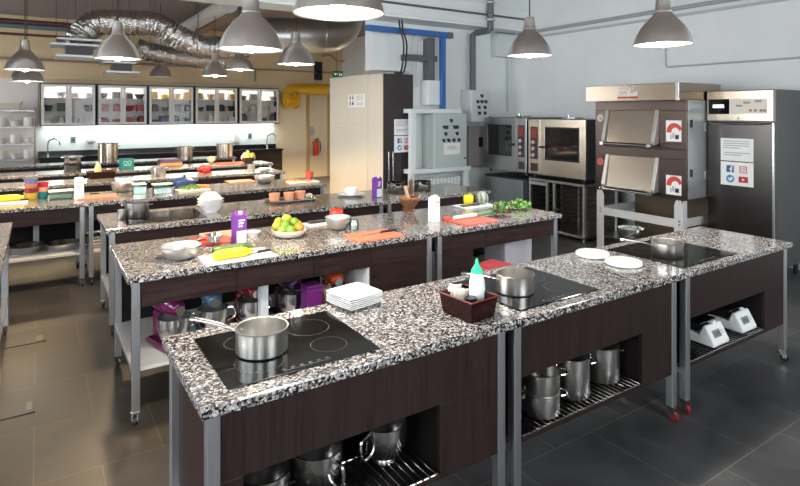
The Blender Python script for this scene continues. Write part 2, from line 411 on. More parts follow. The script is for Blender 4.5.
# pale pipe that runs away from us under the ceiling
zP = 3.6
p0 = atd(229, 4, 8.8); p1 = atd(189, 27, 11.6)
t = thing('ceiling_pipe', 'thick pale round pipe slanting away under the ceiling above the foil ducts', 'pipe', (0,0,0))
m = MB(); m.tube([(p0[0], p0[1], zP), (p0[0], 14.7, zP)], .125, 22); m.build('pipe_body', C('pale_pipe', .55, .53, .51, .45), t)
m = MB(); m.tube([(p0[0], p0[1]-.03, zP), (p0[0], p0[1]+.08, zP)], .145, 22); m.build('collar', C('pale_pipe', .55, .53, .51, .45), t)
m = MB().box(p0[0]+.35, p0[0]+.6, 8.2, 14.7, 3.64, 3.86)
tag(m.build('cable_trunking', C('tan_trunking', .33, .25, .19, .5), smooth=0, bev=.01), 'long tan box trunking beside the pale ceiling pipe', 'trunking')
# pipes on the left, running across
for i, (py, r, mt_, lb, xe) in enumerate([(23.2, .045, PRED, 'dark red pipe crossing high on the left, the upper of two red pipes', 77),
                                 (27.5, .038, PLNAVY, 'blue-grey pipe just under the upper dark red pipe', 77),
                                 (35.5, .022, PRED, 'thin dark red pipe crossing below the blue-grey pipe on the left', 74)]):
    x, y, z = onY(38, py, 11.0); xe_ = onY(xe, py, 11.0)[0]
    t = thing('ceiling_pipe', lb, 'pipe', (0,0,0), 0, 'pipes high on the left')
    m = MB(); m.tube([(-2.5, y, z), (xe_, y, z)], r, 14)
    m.build('pipe_body', mt_, t)
    hang(t, xe_-.02-.12*i, y, z); hang(t, -1.2, y, z)
x, y, z = onY(30, 59, 14.6)
m = MB(); m.tube([(-2.5, 14.68, z), (4.9, 14.68, z)], .03, 12); m.rod((4.9, 14.68, z), (4.9, 14.68, 2.7), .03, 12)
tag(m.build('wall_pipe', C('tan_pipe', .36, .27, .18, .5)), 'thin tan pipe along the far wall above the glazed cabinets', 'pipe')
# slatted air diffusers under the foil duct
def diffuser(px, py, Y, w, lb):
    x, y, z = onY(px, py, Y)
    t = thing('air_diffuser', lb, 'air diffuser', (x, y, z), 0, 'air diffusers under the ducts')
    for q in ((-.62, .62, -.012, .02), (-.75, .5, .16, .19), (-.6, .62, .24, .27)):
        MB().box(q[0]*w, q[1]*w, -.3, .3, q[2], q[3]).build('slat', C('diffuser_grey', .42, .40, .40, .35, metal=.6), t, smooth=0)
    MB().box(-w*.36, w*.36, -.2, .2, .02, .16).build('damper_box', BPL, t, smooth=0)
    for s in (-1, 1): MB().rod((s*w*.3, 0, .27), (s*w*.3, 0, 4.0-z), .005, 6).build('hanger_rod', CONDU, t)
diffuser(79, 58, 9.9, .5, 'grey slatted air diffuser hanging at the left end of the upper foil duct')
diffuser(121, 73, 11.6, .45, 'small slatted air diffuser beyond the lamp, just above the second glazed cabinet')
# conduit and pipes of the back wall
t = thing('blue_pipe', 'bright blue pipe running across and down the white back wall', 'pipe', (0,0,0), 0)
xa = onY(366, 29, 7.5); xb = onY(452, 34, 7.5); zB = 3.19
m = MB(); m.box(xa[0], xb[0]-.12, 7.46, 7.54, zB-.045, zB+.045); m.build('crossbar', BLUEP, t, bev=.008)
xv = onY(442.5, 60, 7.5)[0]
m = MB(); m.box(xv-.045, xv+.045, 7.46, 7.54, onY(442, 110, 7.5)[2], zB-.045); m.build('upright', BLUEP, t, bev=.008)
m = MB(); m.box(xb[0]-.12, xb[0], 7.455, 7.545, zB-.05, zB+.05); m.build('end_cap', CONDU, t, bev=.006)
t = thing('cable_trunking', 'dark grey cable trunking standing beside the blue upright on the back wall', 'trunking', (0,0,0))
xg = onY(432.5, 60, 7.55)[0]
m = MB(); m.box(xg-.06, xg+.06, 7.56, 7.74, onY(432, 82, 7.55)[2], zB-.05); m.build('upright', CONDU, t, bev=.006)
zz = onY(425, 58, 7.55)[2]
m = MB(); m.box(onY(407, 58, 7.55)[0], xv-.05, 7.575, 7.74, zz-.05, zz+.05); m.build('crossbar', CONDU, t, bev=.006)
t = thing('conduit_pipe', 'thick dark conduit rising from the grey switch box and through the beam', 'pipe', (0,0,0))
xq = onY(473.5, 60, 7.6)[0]; xr = onY(490.5, 12, 7.2)[0]; z_ = 3.27
m = MB(); m.tube([(xq, 7.62, 2.27), (xq, 7.62, z_), (xq+.03, 7.55, z_+.02), (xr-.03, 7.22, z_+.02), (xr, 7.2, z_+.04), (xr, 7.2, 4.0)], .055, 14); m.build('pipe_body', CONDU, t)
m = MB()
for q in (3.46, 3.76): m.cyl((xr, 7.2, q), .085, .03, 14)
m.build('clamp', C('clamp_grey', .5, .5, .52, .4), t)
x, y, z = onY(460, 11.3, 7.24)
m = MB().tube([(-1.5, 7.235, z), (7.58, 7.235, z)], .018, 8)
tag(m.build('cable', CONDU), 'thin dark cable strung along the white ceiling beam', 'cable')
m = MB()
for k, dx in enumerate((0, .05)):
    xx = onY(402+3*k, 50, 7.45)[0]
    m.tube(spline([(xx-.12, 7.36, 3.34), (xx-.08, 7.38, 3.2-.03*k), (xx, 7.40, 2.95), (xx+.02, 7.5, 2.55), (xx+.02, 7.7, 2.525)], 6), .015, 8)
tag(m.build('cable_bundle', BPL), 'bundle of black cables curving down to the tall dark cabinet', 'cable')
m = MB(); x, y, z = onY(415, 50, 7.7)
m.tube(spline([(x-.1, 7.66, 2.5), (x-.1, 7.66, 3.0), (x, 7.66, 3.2), (x+.2, 7.66, 3.25)], 6), .015, 8)
m.tube(spline([(x+.02, 7.66, 2.3), (x+.02, 7.66, 2.95), (x+.1, 7.66, 3.1), (x+.2, 7.66, 3.14)], 6), .012, 8)
tag(m.build('cable_loop', C('pale_cable', .5, .52, .53, .4)), 'pale cables looping up the white wall left of the blue upright', 'cable')
# conduits on the right wall
y0 = onX(545, 31, RIGHTX-.03); y1 = onX(640, 16, RIGHTX-.03)
t = thing('wall_conduit', 'grey double conduit running along the top of the right wall', 'pipe', (0,0,0))
m = MB(); zc = y0[2]+.02
m.tube([(RIGHTX-.04, 7.6, zc), (RIGHTX-.04, -1.2, zc)], .03, 10); m.build('pipe_body', C('conduit_grey', .36, .39, .4, .45), t)
m = MB(); m.tube([(RIGHTX-.025, 7.6, zc-.10), (RIGHTX-.025, -1.2, zc-.10)], .02, 10); m.build('lower_pipe', C('conduit_pale', .5, .53, .54, .45), t)
p = onX(666, 67, RIGHTX-.02)
t = thing('wall_conduit', 'thin pale conduit bending along the right wall above the refrigerator', 'pipe', (0,0,0))
m = MB(); m.tube([(RIGHTX-.02, p[1], p[2]+.35), (RIGHTX-.02, p[1], p[2]+.02), (RIGHTX-.02, p[1]-.02, p[2]), (RIGHTX-.02, -1.2, p[2])], .014, 10)
m.build('pipe_body', C('conduit_pale2', .44, .48, .49, .45), t)
t = thing('wall_conduit', 'thin white conduit running down the corner of the back wall', 'pipe', (0,0,0))
xx = onY(509, 90, 7.7)[0]
m = MB(); m.tube([(xx, 7.72, 1.9), (xx, 7.72, 3.3)], .022, 10); m.build('pipe_body', C('conduit_white', .52, .57, .56, .45), t)
# yellow gas main
t = thing('gas_pipe', 'fat yellow pipe with flange and valve above the cream far door', 'pipe', (0,0,0))
ya = onY(293, 90, 14.4); yb = onY(334, 87, 14.4); zY = onY(312, 89.5, 14.4)[2]
m = MB(); m.tube(spline([(ya[0]-.12, 14.4, zY-.35), (ya[0]-.10, 14.4, zY-.12), (ya[0]+.06, 14.4, zY), (yb[0]+.3, 14.4, zY)], 5), .15, 20); m.build('pipe_body', YELP, t)
m = MB(); x, y, z = onY(288, 100, 14.3)
m.tube([(x-.05, 14.3, z), (x+.28, 14.3, z)], .17, 18); m.tube([(x-.12, 14.3, z), (x-.05, 14.3, z)], .24, 18); m.tube([(x+.2, 14.3, z), (x+.26, 14.3, z)], .23, 18)
m.build('valve', YELP, t)
m = MB(); m.tube([(x+.0+.2*math.cos(a_), 14.08, z+.2*math.sin(a_)) for a_ in [k*math.pi/8 for k in range(16)]], .022, 8, True); m.rod((x, 14.08, z), (x, 14.2, z), .02); m.rod((x-.2, 14.08, z), (x+.2, 14.08, z), .015)
m.build('hand_wheel', YELP, t)
# dark vent and exit sign on the far wall
xa, _, za = onY(321, 62, FARY); xb, _, zb = onY(314.5, 80, FARY)
m = MB().box(min(xa, xb)-.02, max(xa, xb)+.02, FARY-.06, FARY, min(za, zb), max(za, zb))
tag(m.build('loudspeaker', BPL, smooth=0, bev=.01), 'narrow black box mounted high on the far wall above the yellow pipe', 'speaker')
xa, _, za = onY(332.5, 71, FARY); xb, _, zb = onY(342.5, 77.5, FARY)
t = thing('exit_sign', 'small dark green exit sign on the far wall above the cream partition', 'sign', (xa, FARY-.04, zb))
MB().box(0, xb-xa, 0, .04, 0, za-zb).build('sign_plate', C('sign_green', .01, .10, .05, .4, emit=(.01, .12, .06), es=.4), t, smooth=0)
ws = xb-xa; hs = za-zb
m = MB(); m.box(ws*.12, ws*.5, -.004, 0, hs*.42, hs*.58); m.prism([(ws*.12, hs*.5), (ws*.24, hs*.75), (ws*.24, hs*.25)], -.004, 0, 'y'); m.box(ws*.6, ws*.68, -.004, 0, hs*.2, hs*.8); m.box(ws*.74, ws*.9, -.004, 0, hs*.25, hs*.75)
m.build('sign_symbol', C('sign_white', .6, .75, .66, .5, emit=(.6, .75, .66), es=.4), t, smooth=0)
m = MB(); p = onY(352, 62, 14.7)
m.tube(spline([onY(322, 56, 14.7), onY(330, 55, 14.7), onY(338, 61, 14.7), onY(352, 60, 14.7), onY(372, 57, 14.7)], 4), .03, 8)
tag(m.build('wall_pipe', C('tan_pipe', .36, .27, .18, .5)), 'thin tan pipe zigzagging across the far wall above the exit sign', 'pipe')
t = thing('wall_cable', 'thin vertical cable down the far wall right of the exit sign', 'cable', (0,0,0))
xx = onY(354.5, 50, 14.7)[0]; MB().rod((xx, 14.74, 2.4), (xx, 14.74, 3.9), .018).build('cable', CONDU, t)
# fire extinguisher and sign plate
x, y, z = onY(316, 155.5, 14.68)
t = thing('fire_extinguisher', 'red fire extinguisher hung on the cream far door side', 'fire extinguisher', (x, y, z))
MB().lathe([(0,0),(.075,0),(.085,.02),(.085,.33),(.07,.39),(.03,.42),(.03,.45),(0,.45)], 18).build('cylinder', C('extinguisher_red', .55, .03, .025, .3), t)
m = MB(); m.box(-.02, .06, -.015, .015, .44, .47); m.rod((0, 0, .46), (.10, 0, .5), .01); m.build('handle', BPL, t)
m = MB(); m.tube(spline([(.02, -.03, .45), (.10, -.05, .38), (.11, -.06, .2), (.09, -.06, .08)], 5), .013, 8); m.build('hose', BPL, t)
m = MB(); m.box(-.05, .05, .07, .12, .3, .36); m.build('bracket', STEEL, t)
x, y, z = onY(311, 131, FARY-.05)
tag(MB().cyl((0,0,0), .13, .01, 20).xf(Matrix.Rotation(R(90), 4, 'X')).build('wall_plaque', C('plaque_grey', .38, .38, .36, .4), loc=(x, FARY-.035, z)), 'small grey round plaque above the fire extinguisher', 'sign')
# floor hatches
for (pa, pb, lb) in [((3, 346), (46, 337), 'flat brown access plate set in the floor by the left table'), ((-6, 420), (35, 402), 'dark-edged floor hatch with a pale slot, low at the left edge')]:
    a = at(*pa, 0); b = at(*pb, 0)
    t = thing('floor_hatch', lb, 'hatch', ((a[0]+b[0])/2, (a[1]+b[1])/2, 0), 0, 'hatches in the floor')
    w_, d_ = abs(b[0]-a[0])/2, max(.09, abs(b[1]-a[1])/2)
    MB().box(-w_, w_, -d_, d_, 0, .004).build('plate', C('hatch_plate', .045, .038, .030, .4), t, smooth=0)
    m = MB(); m.box(-w_, w_, -d_, -d_+.012, .004, .006); m.box(w_-.012, w_, -d_, d_, .004, .006); m.build('rim', BPL, t, smooth=0)
    MB().box(w_*.55, w_*.85, -d_*.6, d_*.75, .004, .0065).build('slot', C('hatch_pale', .12, .105, .085, .4), t, smooth=0)

# ================================================================ counters
def caster(parent, red, x=0, y=0):
    m = MB(); m.box(-.034, .034, -.034, .034, .108, .125); 
    for s in (-1, 1): m.prism([(-.028, .112), (.032, .112), (.046, .05), (.030, .034), (.008, .040)], s*.021-.002, s*.021+.002, 'y')
    i0 = len(m.v); m.cyl((0, 0, -.024), .009, .048, 10); m.xf(Matrix.Translation((.022, 0, .042)) @ Matrix.Rotation(R(90), 4, 'X'), i0)
    m.tube([(-.02, 0, .1), (-.045, 0, .085), (-.05, 0, .075)], .009, 8)
    m.mi = 1; i0 = len(m.v); m.lathe([(0,-.015),(.036,-.015),(.042,-.010),(.042,.010),(.036,.015),(0,.015)], 20); m.xf(Matrix.Translation((.022, 0, .042)) @ Matrix.Rotation(R(90), 4, 'X'), i0)
    m.xf(Matrix.Scale(.7, 4)); o = m.build('caster', [STEEL, RUBR if red else RUBB], parent); return o
def legs(t, xs, ys, red=lambda i, j: False, w=.045, top=.86, rot=0):
    for i, x in enumerate(xs):
        for j, y in enumerate(ys):
            l = MB().box(-w/2, w/2, -w/2, w/2, .085, top).build('leg', LEGM, t, (x, y, 0), smooth=0, bev=.003)
            c = caster(l, red(i, j)); c.rotation_euler[2] = rnd.uniform(-.35, .35) + R(-90 if j == 0 else 90)
def worktop(lb, x0, x1, y0, y1, group='granite worktops'):
    m = MB().box(-(x1-x0)/2, (x1-x0)/2, -(y1-y0)/2, (y1-y0)/2, .86, .90)
    o = m.build('granite_worktop', GRAN, None, ((x0+x1)/2, (y0+y1)/2, 0), smooth=0, bev=.006)
    tag(o, lb, 'worktop', group); return o
def rack_shelf(t, x0, x1, y0, y1, z, step=.035):
    m = MB(); k = x0
    while k < x1: m.rod((k, y0, z), (k, y1, z), .0035, 6); k += step
    for yy in (y0+.01, (y0+y1)/2, y1-.01): m.rod((x0, yy, z-.006), (x1, yy, z-.006), .0045, 6)
    return m.build('wire_shelf', STEEL, t)

AX0, AX1, AY0, AY1 = .45, 4.76, 1.885, 2.59
worktop('long speckled granite worktop of the front counter, nearest the camera', AX0, AX1, AY0, AY1)
def front_unit(lb, x0, x1, oa, ob, otop, red):
    "dark wood unit of the front counter: four steel legs, a front with a cut-out and a wire shelf"
    xc, yc = (x0+x1)/2, (AY0+AY1)/2; hw = (x1-x0)/2; ya, yb = AY0+.03-yc, AY1-.03-yc
    t = thing('kitchen_island_unit', lb, 'counter unit', (xc, yc, 0), 0, 'units under the front granite worktop')
    legs(t, (-hw+.0225, hw-.0225), (ya+.0225, yb-.0225), red, .045)
    oa -= xc; ob -= xc; z0, z1 = .285, .86; f0, f1 = ya+.006, ya+.026; xl, xr = -hw+.046, hw-.046
    m = MB()
    m.box(xl, xr, f0, f1, otop, z1); m.box(ob, xr, f0, f1, z0, otop); m.box(xl, ob, f0, f1, z0, z0+.022)
    if oa > xl+.005: m.box(xl, oa, f0, f1, z0+.022, otop)
    m.build('front_panel', WENV, t, smooth=0, bev=.0015)
    MB().box(xl, xr, yb-.03, yb-.012, z0, z1).build('back_panel', WENV, t, smooth=0)
    m = MB().box(ob+.004, ob+.02, f1, yb-.03, z0, otop+.12); m.build('divider', DARKIN, t, smooth=0)
    MB().box(xl, ob, f1, yb-.03, otop+.1, otop+.12).build('inner_top', DARKIN, t, smooth=0)
    for s in (-1, 1): MB().box(s*(hw-.038)-.007, s*(hw-.038)+.007, ya+.047, yb-.047, z0, z1).build('side_panel', WENV, t, smooth=0)
    for s in (-1, 1): MB().box(s*(hw-.0225)-.015, s*(hw-.0225)+.015, ya+.045, yb-.045, .24, .275).build('side_rail', LEGM, t, smooth=0)
    MB().box(xl, ob, f1, yb-.03, z0, z0+.012).build('bottom_panel', DARKIN, t, smooth=0)
    rack_shelf(t, xl+.01, ob-.01, f0-.002, yb-.035, z0+.030)
    return t
front_unit('left dark wood unit of the front counter with mixer bowls on its wire shelf', .475, 1.84, .60, 1.46, .61, lambda i, j: False)
front_unit('middle dark wood unit of the front counter holding stockpots, with a red caster', 1.90, 3.265, 1.95, 2.92, .60, lambda i, j: True)
front_unit('right dark wood unit of the front counter holding two white scales', 3.37, 4.74, 3.42, 4.40, .585, lambda i, j: i == 0)

def low_unit(lb, x0, x1, y0, y1, group, fronts=None, cup=None, shelf=.33, posts=(), back=True, mat_f=None, postback=False):
    "counter unit with a shallow apron of drawer fronts, an open space and a pale shelf"
    xc, yc = (x0+x1)/2, (y0+y1)/2; hw = (x1-x0)/2; ya, yb = y0-yc, y1-yc
    t = thing('kitchen_island_unit', lb, 'counter unit', (xc, yc, 0), 0, group)
    legs(t, (-hw+.0225, hw-.0225), (ya+.0225, yb-.0225), w=.045)
    fr_ = fronts or [-hw+.046, hw-.046]
    if fronts: fr_ = [f-xc for f in fronts]
    for a, b in zip(fr_, fr_[1:]):
        MB().box(a+.002, b-.002, ya+.008, ya+.028, .70, .855).build('drawer_front', mat_f or WENH, t, smooth=0, bev=.002)
    if cup:
        a, b = cup[0]-xc, cup[1]-xc
        MB().box(a, b, ya+.012, ya+.03, shelf, .697).build('door', mat_f or WENH, t, smooth=0, bev=.002)
        MB().box(a-.018, a-.001, ya+.03, yb-.05, shelf, .70).build('divider', WPL, t, smooth=0)
    if back: MB().box(-hw+.046, hw-.046, yb-.03, yb-.012, shelf, .855).build('back_panel', DARKIN, t, smooth=0)
    for s in (-1, 1):
        for za_, zb_ in ((.80, .85), (shelf-.06, shelf-.022)): MB().box(s*(hw-.0225)-.013, s*(hw-.0225)+.013, ya+.045, yb-.045, za_, zb_).build('side_rail', LEGM, t, smooth=0)
    MB().box(-hw+.004, hw-.004, ya+.03, yb-.03, shelf-.022, shelf).build('shelf', C('pale_shelf', .62, .60, .57, .35), t, smooth=0, bev=.002)
    ypost = ya+.16 if not postback else yb-.12
    for p in posts: MB().box(p-xc-.028, p-xc+.028, ypost-.03, ypost+.03, shelf, .70).build('post', C('post_white', .66, .68, .70, .35), t, smooth=0, bev=.002)
    return t
BX0, BX1, BY0, BY1 = .44, 4.22, 3.62, 4.60
worktop('granite worktop of the second counter, left length, under the lime bowl', BX0, 2.715, BY0, BY1)
worktop('granite worktop of the second counter, right length, under the wicker basket', 2.722, BX1, BY0, BY1)
low_unit('left unit of the second counter with colourful stand mixers on its shelf', .47, 2.69, BY0+.03, BY1-.02, 'units under the second worktop', [.52, 1.1, 1.65, 2.12, 2.645], (2.12, 2.645), posts=(1.33,))
low_unit('right unit of the second counter beside the combi ovens', 2.75, 4.19, BY0+.03, BY1-.02, 'units under the second worktop', [2.80, 3.28, 4.145], (2.80, 3.14))
CX0, CX1, CY0, CY1 = .47, 4.75, 5.2, 6.05
worktop('granite worktop of the third counter, under the tray of orange cups', CX0, CX1, CY0, CY1)
low_unit('left unit of the third counter, its bare steel end frame at the aisle', .50, 3.19, CY0+.03, CY1-.02, 'units under the third worktop')
low_unit('right unit of the third counter below the two mixing pots', 3.25, 4.72, CY0+.03, CY1-.02, 'units under the third worktop')
DX0, DX1, DY0, DY1 = -1.35, 3.28, 6.85, 7.74
worktop('granite worktop of the fourth counter, under the coloured cup stacks', DX0, DX1, DY0, DY1)
low_unit('left unit of the fourth counter with two pans on its pale shelf', -1.32, .42, DY0+.03, DY1-.02, 'units under the fourth worktop', shelf=.36, posts=(-.02,), postback=True)
low_unit('right unit of the fourth counter with a stack of trays inside', .46, 3.25, DY0+.03, DY1-.02, 'units under the fourth worktop', shelf=.36)
worktop('granite worktop of the fifth counter, under the white chopping boards', -1.35, 3.42, 8.72, 9.4)
low_unit('dark unit of the fifth counter ending beside a steel bowl', -1.32, 3.39, 8.75, 9.37, 'far counter units')
worktop('granite worktop of the sixth counter, under the fruit bowl', -1.35, 3.78, 10.25, 10.95)
low_unit('dark unit of the sixth counter below the fruit bowl', -1.32, 3.75, 10.28, 10.92, 'far counter units')
worktop('granite worktop of the seventh and farthest island counter, under the tall steel pots', -1.35, 3.6, 12.0, 12.6)
low_unit('dark unit of the seventh island counter below the tall steel pots', -1.32, 3.57, 12.03, 12.57, 'far counter units')
# the table on the far left
worktop('granite worktop cut by the left edge of the photo', -1.6, -.19, 3.35, 6.02)
t = thing('kitchen_island_unit', 'steel-legged unit cut by the left edge of the photo', 'counter unit', (-.9, 4.7, 0), 0)
legs(t, (-.66, .665), (-1.3, -.22, 1.03), w=.05)
m = MB(); m.box(-.66, .66, -1.3, 1.05, .78, .858); m.build('apron', LEGM, t, smooth=0)
m = MB(); m.box(.65, .68, -1.28, 1.0, .28, .32); m.build('side_rail', LEGM, t, smooth=0)
# worktop with black edge along the far wall
t = thing('wall_counter', 'dark wood counter with black top along the far wall, tap at its right end', 'counter', (0, 0, 0))
bm_ = MB().box(.0, 5.52, 14.2, FARY-.015, .86, .90); bm_.box(0, 5.52, FARY-.035, FARY-.015, .9, 1.0)
bm_.build('worktop', C('black_worktop', .012, .013, .016, .2), t, smooth=0, bev=.004)
MB().box(.02, 5.5, 14.24, FARY-.02, .1, .86).build('carcass', WENH, t, smooth=0)
for k in range(8):
    MB().box(.04+k*.683, .04+k*.683+.675, 14.222, 14.24, .12, .85).build('door', WENH, t, smooth=0, bev=.003)
MB().box(.05, 5.47, 14.28, 14.6, 0, .1).build('plinth', BPL, t, smooth=0)
# ================================================================ appliances along the right wall (fronts face -X)
FR = (R(90), 0, R(-90))
# ---- tall refrigerator
FX_ = 6.7
t = thing('refrigerator', 'tall stainless refrigerator with a printed notice and four social icons on its door', 'refrigerator', (FX_, 3.195, 0))
y0, y1 = -.36, .355
MB().box(.05, .78, y0, y1, .14, 2.13).build('body', mat('fridge_side', (.13, .13, .13), .32, 1., bump=((2, 2, 200), .05, .002)), t, smooth=0, bev=.006)
MB().box(0, .05, y0, y1-.002, .16, 1.765).build('door', mat('fridge_door', (.085, .078, .074), .26, 1., bump=((240, 240, 2), .05, .002)), t, smooth=0, bev=.01)
m = MB(); m.box(-.004, .02, y0-.004, y0+.016, .17, 1.76); m.build('door_edge', STEEL, t, smooth=0, bev=.003)
cp = MB().box(-.012, .05, y0, y1, 1.775, 2.125).build('control_panel', mat('panel_warm_steel', (.46, .39, .31), .24, 1.), t, smooth=0, bev=.008)
MB().box(-.016, -.010, .10, .335, 1.855, 2.03).build('display', BGLASS, cp, smooth=0)
m = MB(); m.box(-.0175, -.016, .155, .285, 1.93, 1.965)
for k in range(5): m.box(-.0175, -.016, .16+k*.025, .175+k*.025, 1.925, 1.97)
m.build('display_digits', C('digit_glow', .7, .75, .78, .5, emit=(.7, .75, .8), es=.5), cp, smooth=0)
MB().box(-.015, -.010, -.30, .095, 1.86, 2.03).build('button_plate', C('button_plate', .70, .64, .56, .4), cp, smooth=0)
for yy, zz in ((-.01, 1.95), (-.09, 1.985), (-.21, 2.0)): MB().box(-.018, -.015, yy-.035, yy+.035, zz-.012, zz+.012).build('button', C('button_grey', .30, .28, .26, .4), cp, smooth=0)
for yy in (-.13, -.18, -.24, -.275): MB().box(-.018, -.015, yy-.014, yy+.014, 1.885, 1.91).build('indicator_light', C('button_red', .35, .10, .06, .4), cp, smooth=0)
m = MB(); i0 = 0; m.cyl((0, 0, 0), .012, .012, 14); m.xf(Matrix.Translation((-.012, .0, 1.81)) @ Matrix.Rotation(R(-90), 4, 'Y')); m.build('lock', CHROME, cp)
m = MB(); m.tube(spline([(-.004, .33, 1.755), (-.012, .2, 1.742), (-.012, -.2, 1.742), (-.004, -.33, 1.755)], 4), .009, 8); m.build('handle', STEEL, t)
def notice(parent, face, mtx, w, h1, h2, gap=.012):
    "two stacked paper notices: text above, four social icons below; drawn in a local XZ plane facing -Y"
    A = lambda mb: mb.xf(mtx)
    p1 = A(MB().box(0, w, -.002, 0, h2+gap, h2+gap+h1)).build('notice', MILKP, parent, smooth=0)
    m = MB(); z = h2+gap+h1*.86
    for k in range(4):
        m.box(w*.09, w*(.92 if k < 3 else .6) - rnd.uniform(0, .05)*w, -.0032, -.002, z, z+h1*.035); z -= h1*.10
    z -= h1*.12
    for k in range(2): m.box(w*.12, w*.9 - k*w*.25, -.0032, -.002, z, z+h1*.04); z -= h1*.10
    A(m).build('printed_lines', PRINT, p1, smooth=0)
    p2 = A(MB().box(0, w, -.002, 0, 0, h2)).build('notice', MILKP, parent, smooth=0)
    s = min(w*.24, h2*.3); cs = [(w*.30, h2*.70), (w*.70, h2*.70), (w*.30, h2*.28), (w*.70, h2*.28)]
    q = .0035
    m = MB(); cx, cz = cs[0]; m.mi = 0; m.box(cx-s*.5, cx+s*.5, -q, -.002, cz-s*.5, cz+s*.5); m.mi = 1
    m.box(cx+s*.02, cx+s*.2, -q-.001, -q, cz-s*.5, cz+s*.18); m.box(cx-s*.14, cx+s*.36, -q-.001, -q, cz-s*.10, cz+s*.05); m.prism([(cx+s*.02, cz+s*.15), (cx+s*.2, cz+s*.15), (cx+s*.26, cz+s*.24), (cx+s*.38, cz+s*.24), (cx+s*.38, cz+s*.40), (cx+s*.18, cz+s*.40), (cx+s*.06, cz+s*.34)], -q-.001, -q, 'y')
    A(m).build('social_icon', [C('icon_navy', .03, .07, .20, .5), MILKP], p2, smooth=0)
    m = MB(); cx, cz = cs[1]; r = s*.5
    def ring(x0, x1, z0, z1, th): m.box(x0, x1, -q, -.002, z0, z0+th); m.box(x0, x1, -q, -.002, z1-th, z1); m.box(x0, x0+th, -q, -.002, z0+th, z1-th); m.box(x1-th, x1, -q, -.002, z0+th, z1-th)
    ring(cx-r, cx+r, cz-r, cz+r, s*.13)
    m.tube([(cx+s*.2*math.cos(k*math.pi/8), -.003, cz+s*.2*math.sin(k*math.pi/8)) for k in range(16)], s*.055, 6, True, 1.)
    m.box(cx+s*.22, cx+s*.32, -q, -.002, cz+s*.22, cz+s*.32)
    A(m).build('social_icon', C('icon_pink', .55, .12, .16, .5), p2, smooth=0)
    m = MB(); cx, cz = cs[2]; m.mi = 0; m.prism([(cx+s*.55*math.cos(k*math.pi/14), cz+s*.55*math.sin(k*math.pi/14)) for k in range(28)], -q, -.002, 'y'); m.mi = 1
    bird = [(-.36, -.22), (-.1, -.18), (-.3, -.02), (-.34, .22), (-.12, .06), (.02, .06), (.06, .22), (.18, .28), (.28, .22), (.40, .24), (.33, .12), (.30, -.08), (.14, -.26), (-.1, -.32)]
    m.prism([(cx+s*a*.95, cz+s*b_*.95) for a, b_ in bird], -q-.001, -q, 'y')
    A(m).build('social_icon', [C('icon_blue', .05, .25, .48, .5), MILKP], p2, smooth=0)
    m = MB(); cx, cz = cs[3]; m.mi = 0; m.box(cx-s*.62, cx+s*.62, -q, -.002, cz-s*.42, cz+s*.42); m.mi = 1; m.prism([(cx-s*.15, cz-s*.2), (cx+s*.22, cz), (cx-s*.15, cz+s*.2)], -q-.001, -q, 'y')
    A(m).build('social_icon', [C('icon_red', .45, .015, .03, .5), MILKP], p2, smooth=0)
MXF = lambda x, y, z: Matrix.Translation((x, y, z)) @ Matrix.Rotation(R(-90), 4, 'Z')
notice(t, None, MXF(0, .20, 1.035), .355, .26, .27)
for yy in (y0+.06, y1-.06):
    for xx in (.12, .68): MB().cyl((xx, yy, 0), .025, .15, 12).build('foot', BPL, t)
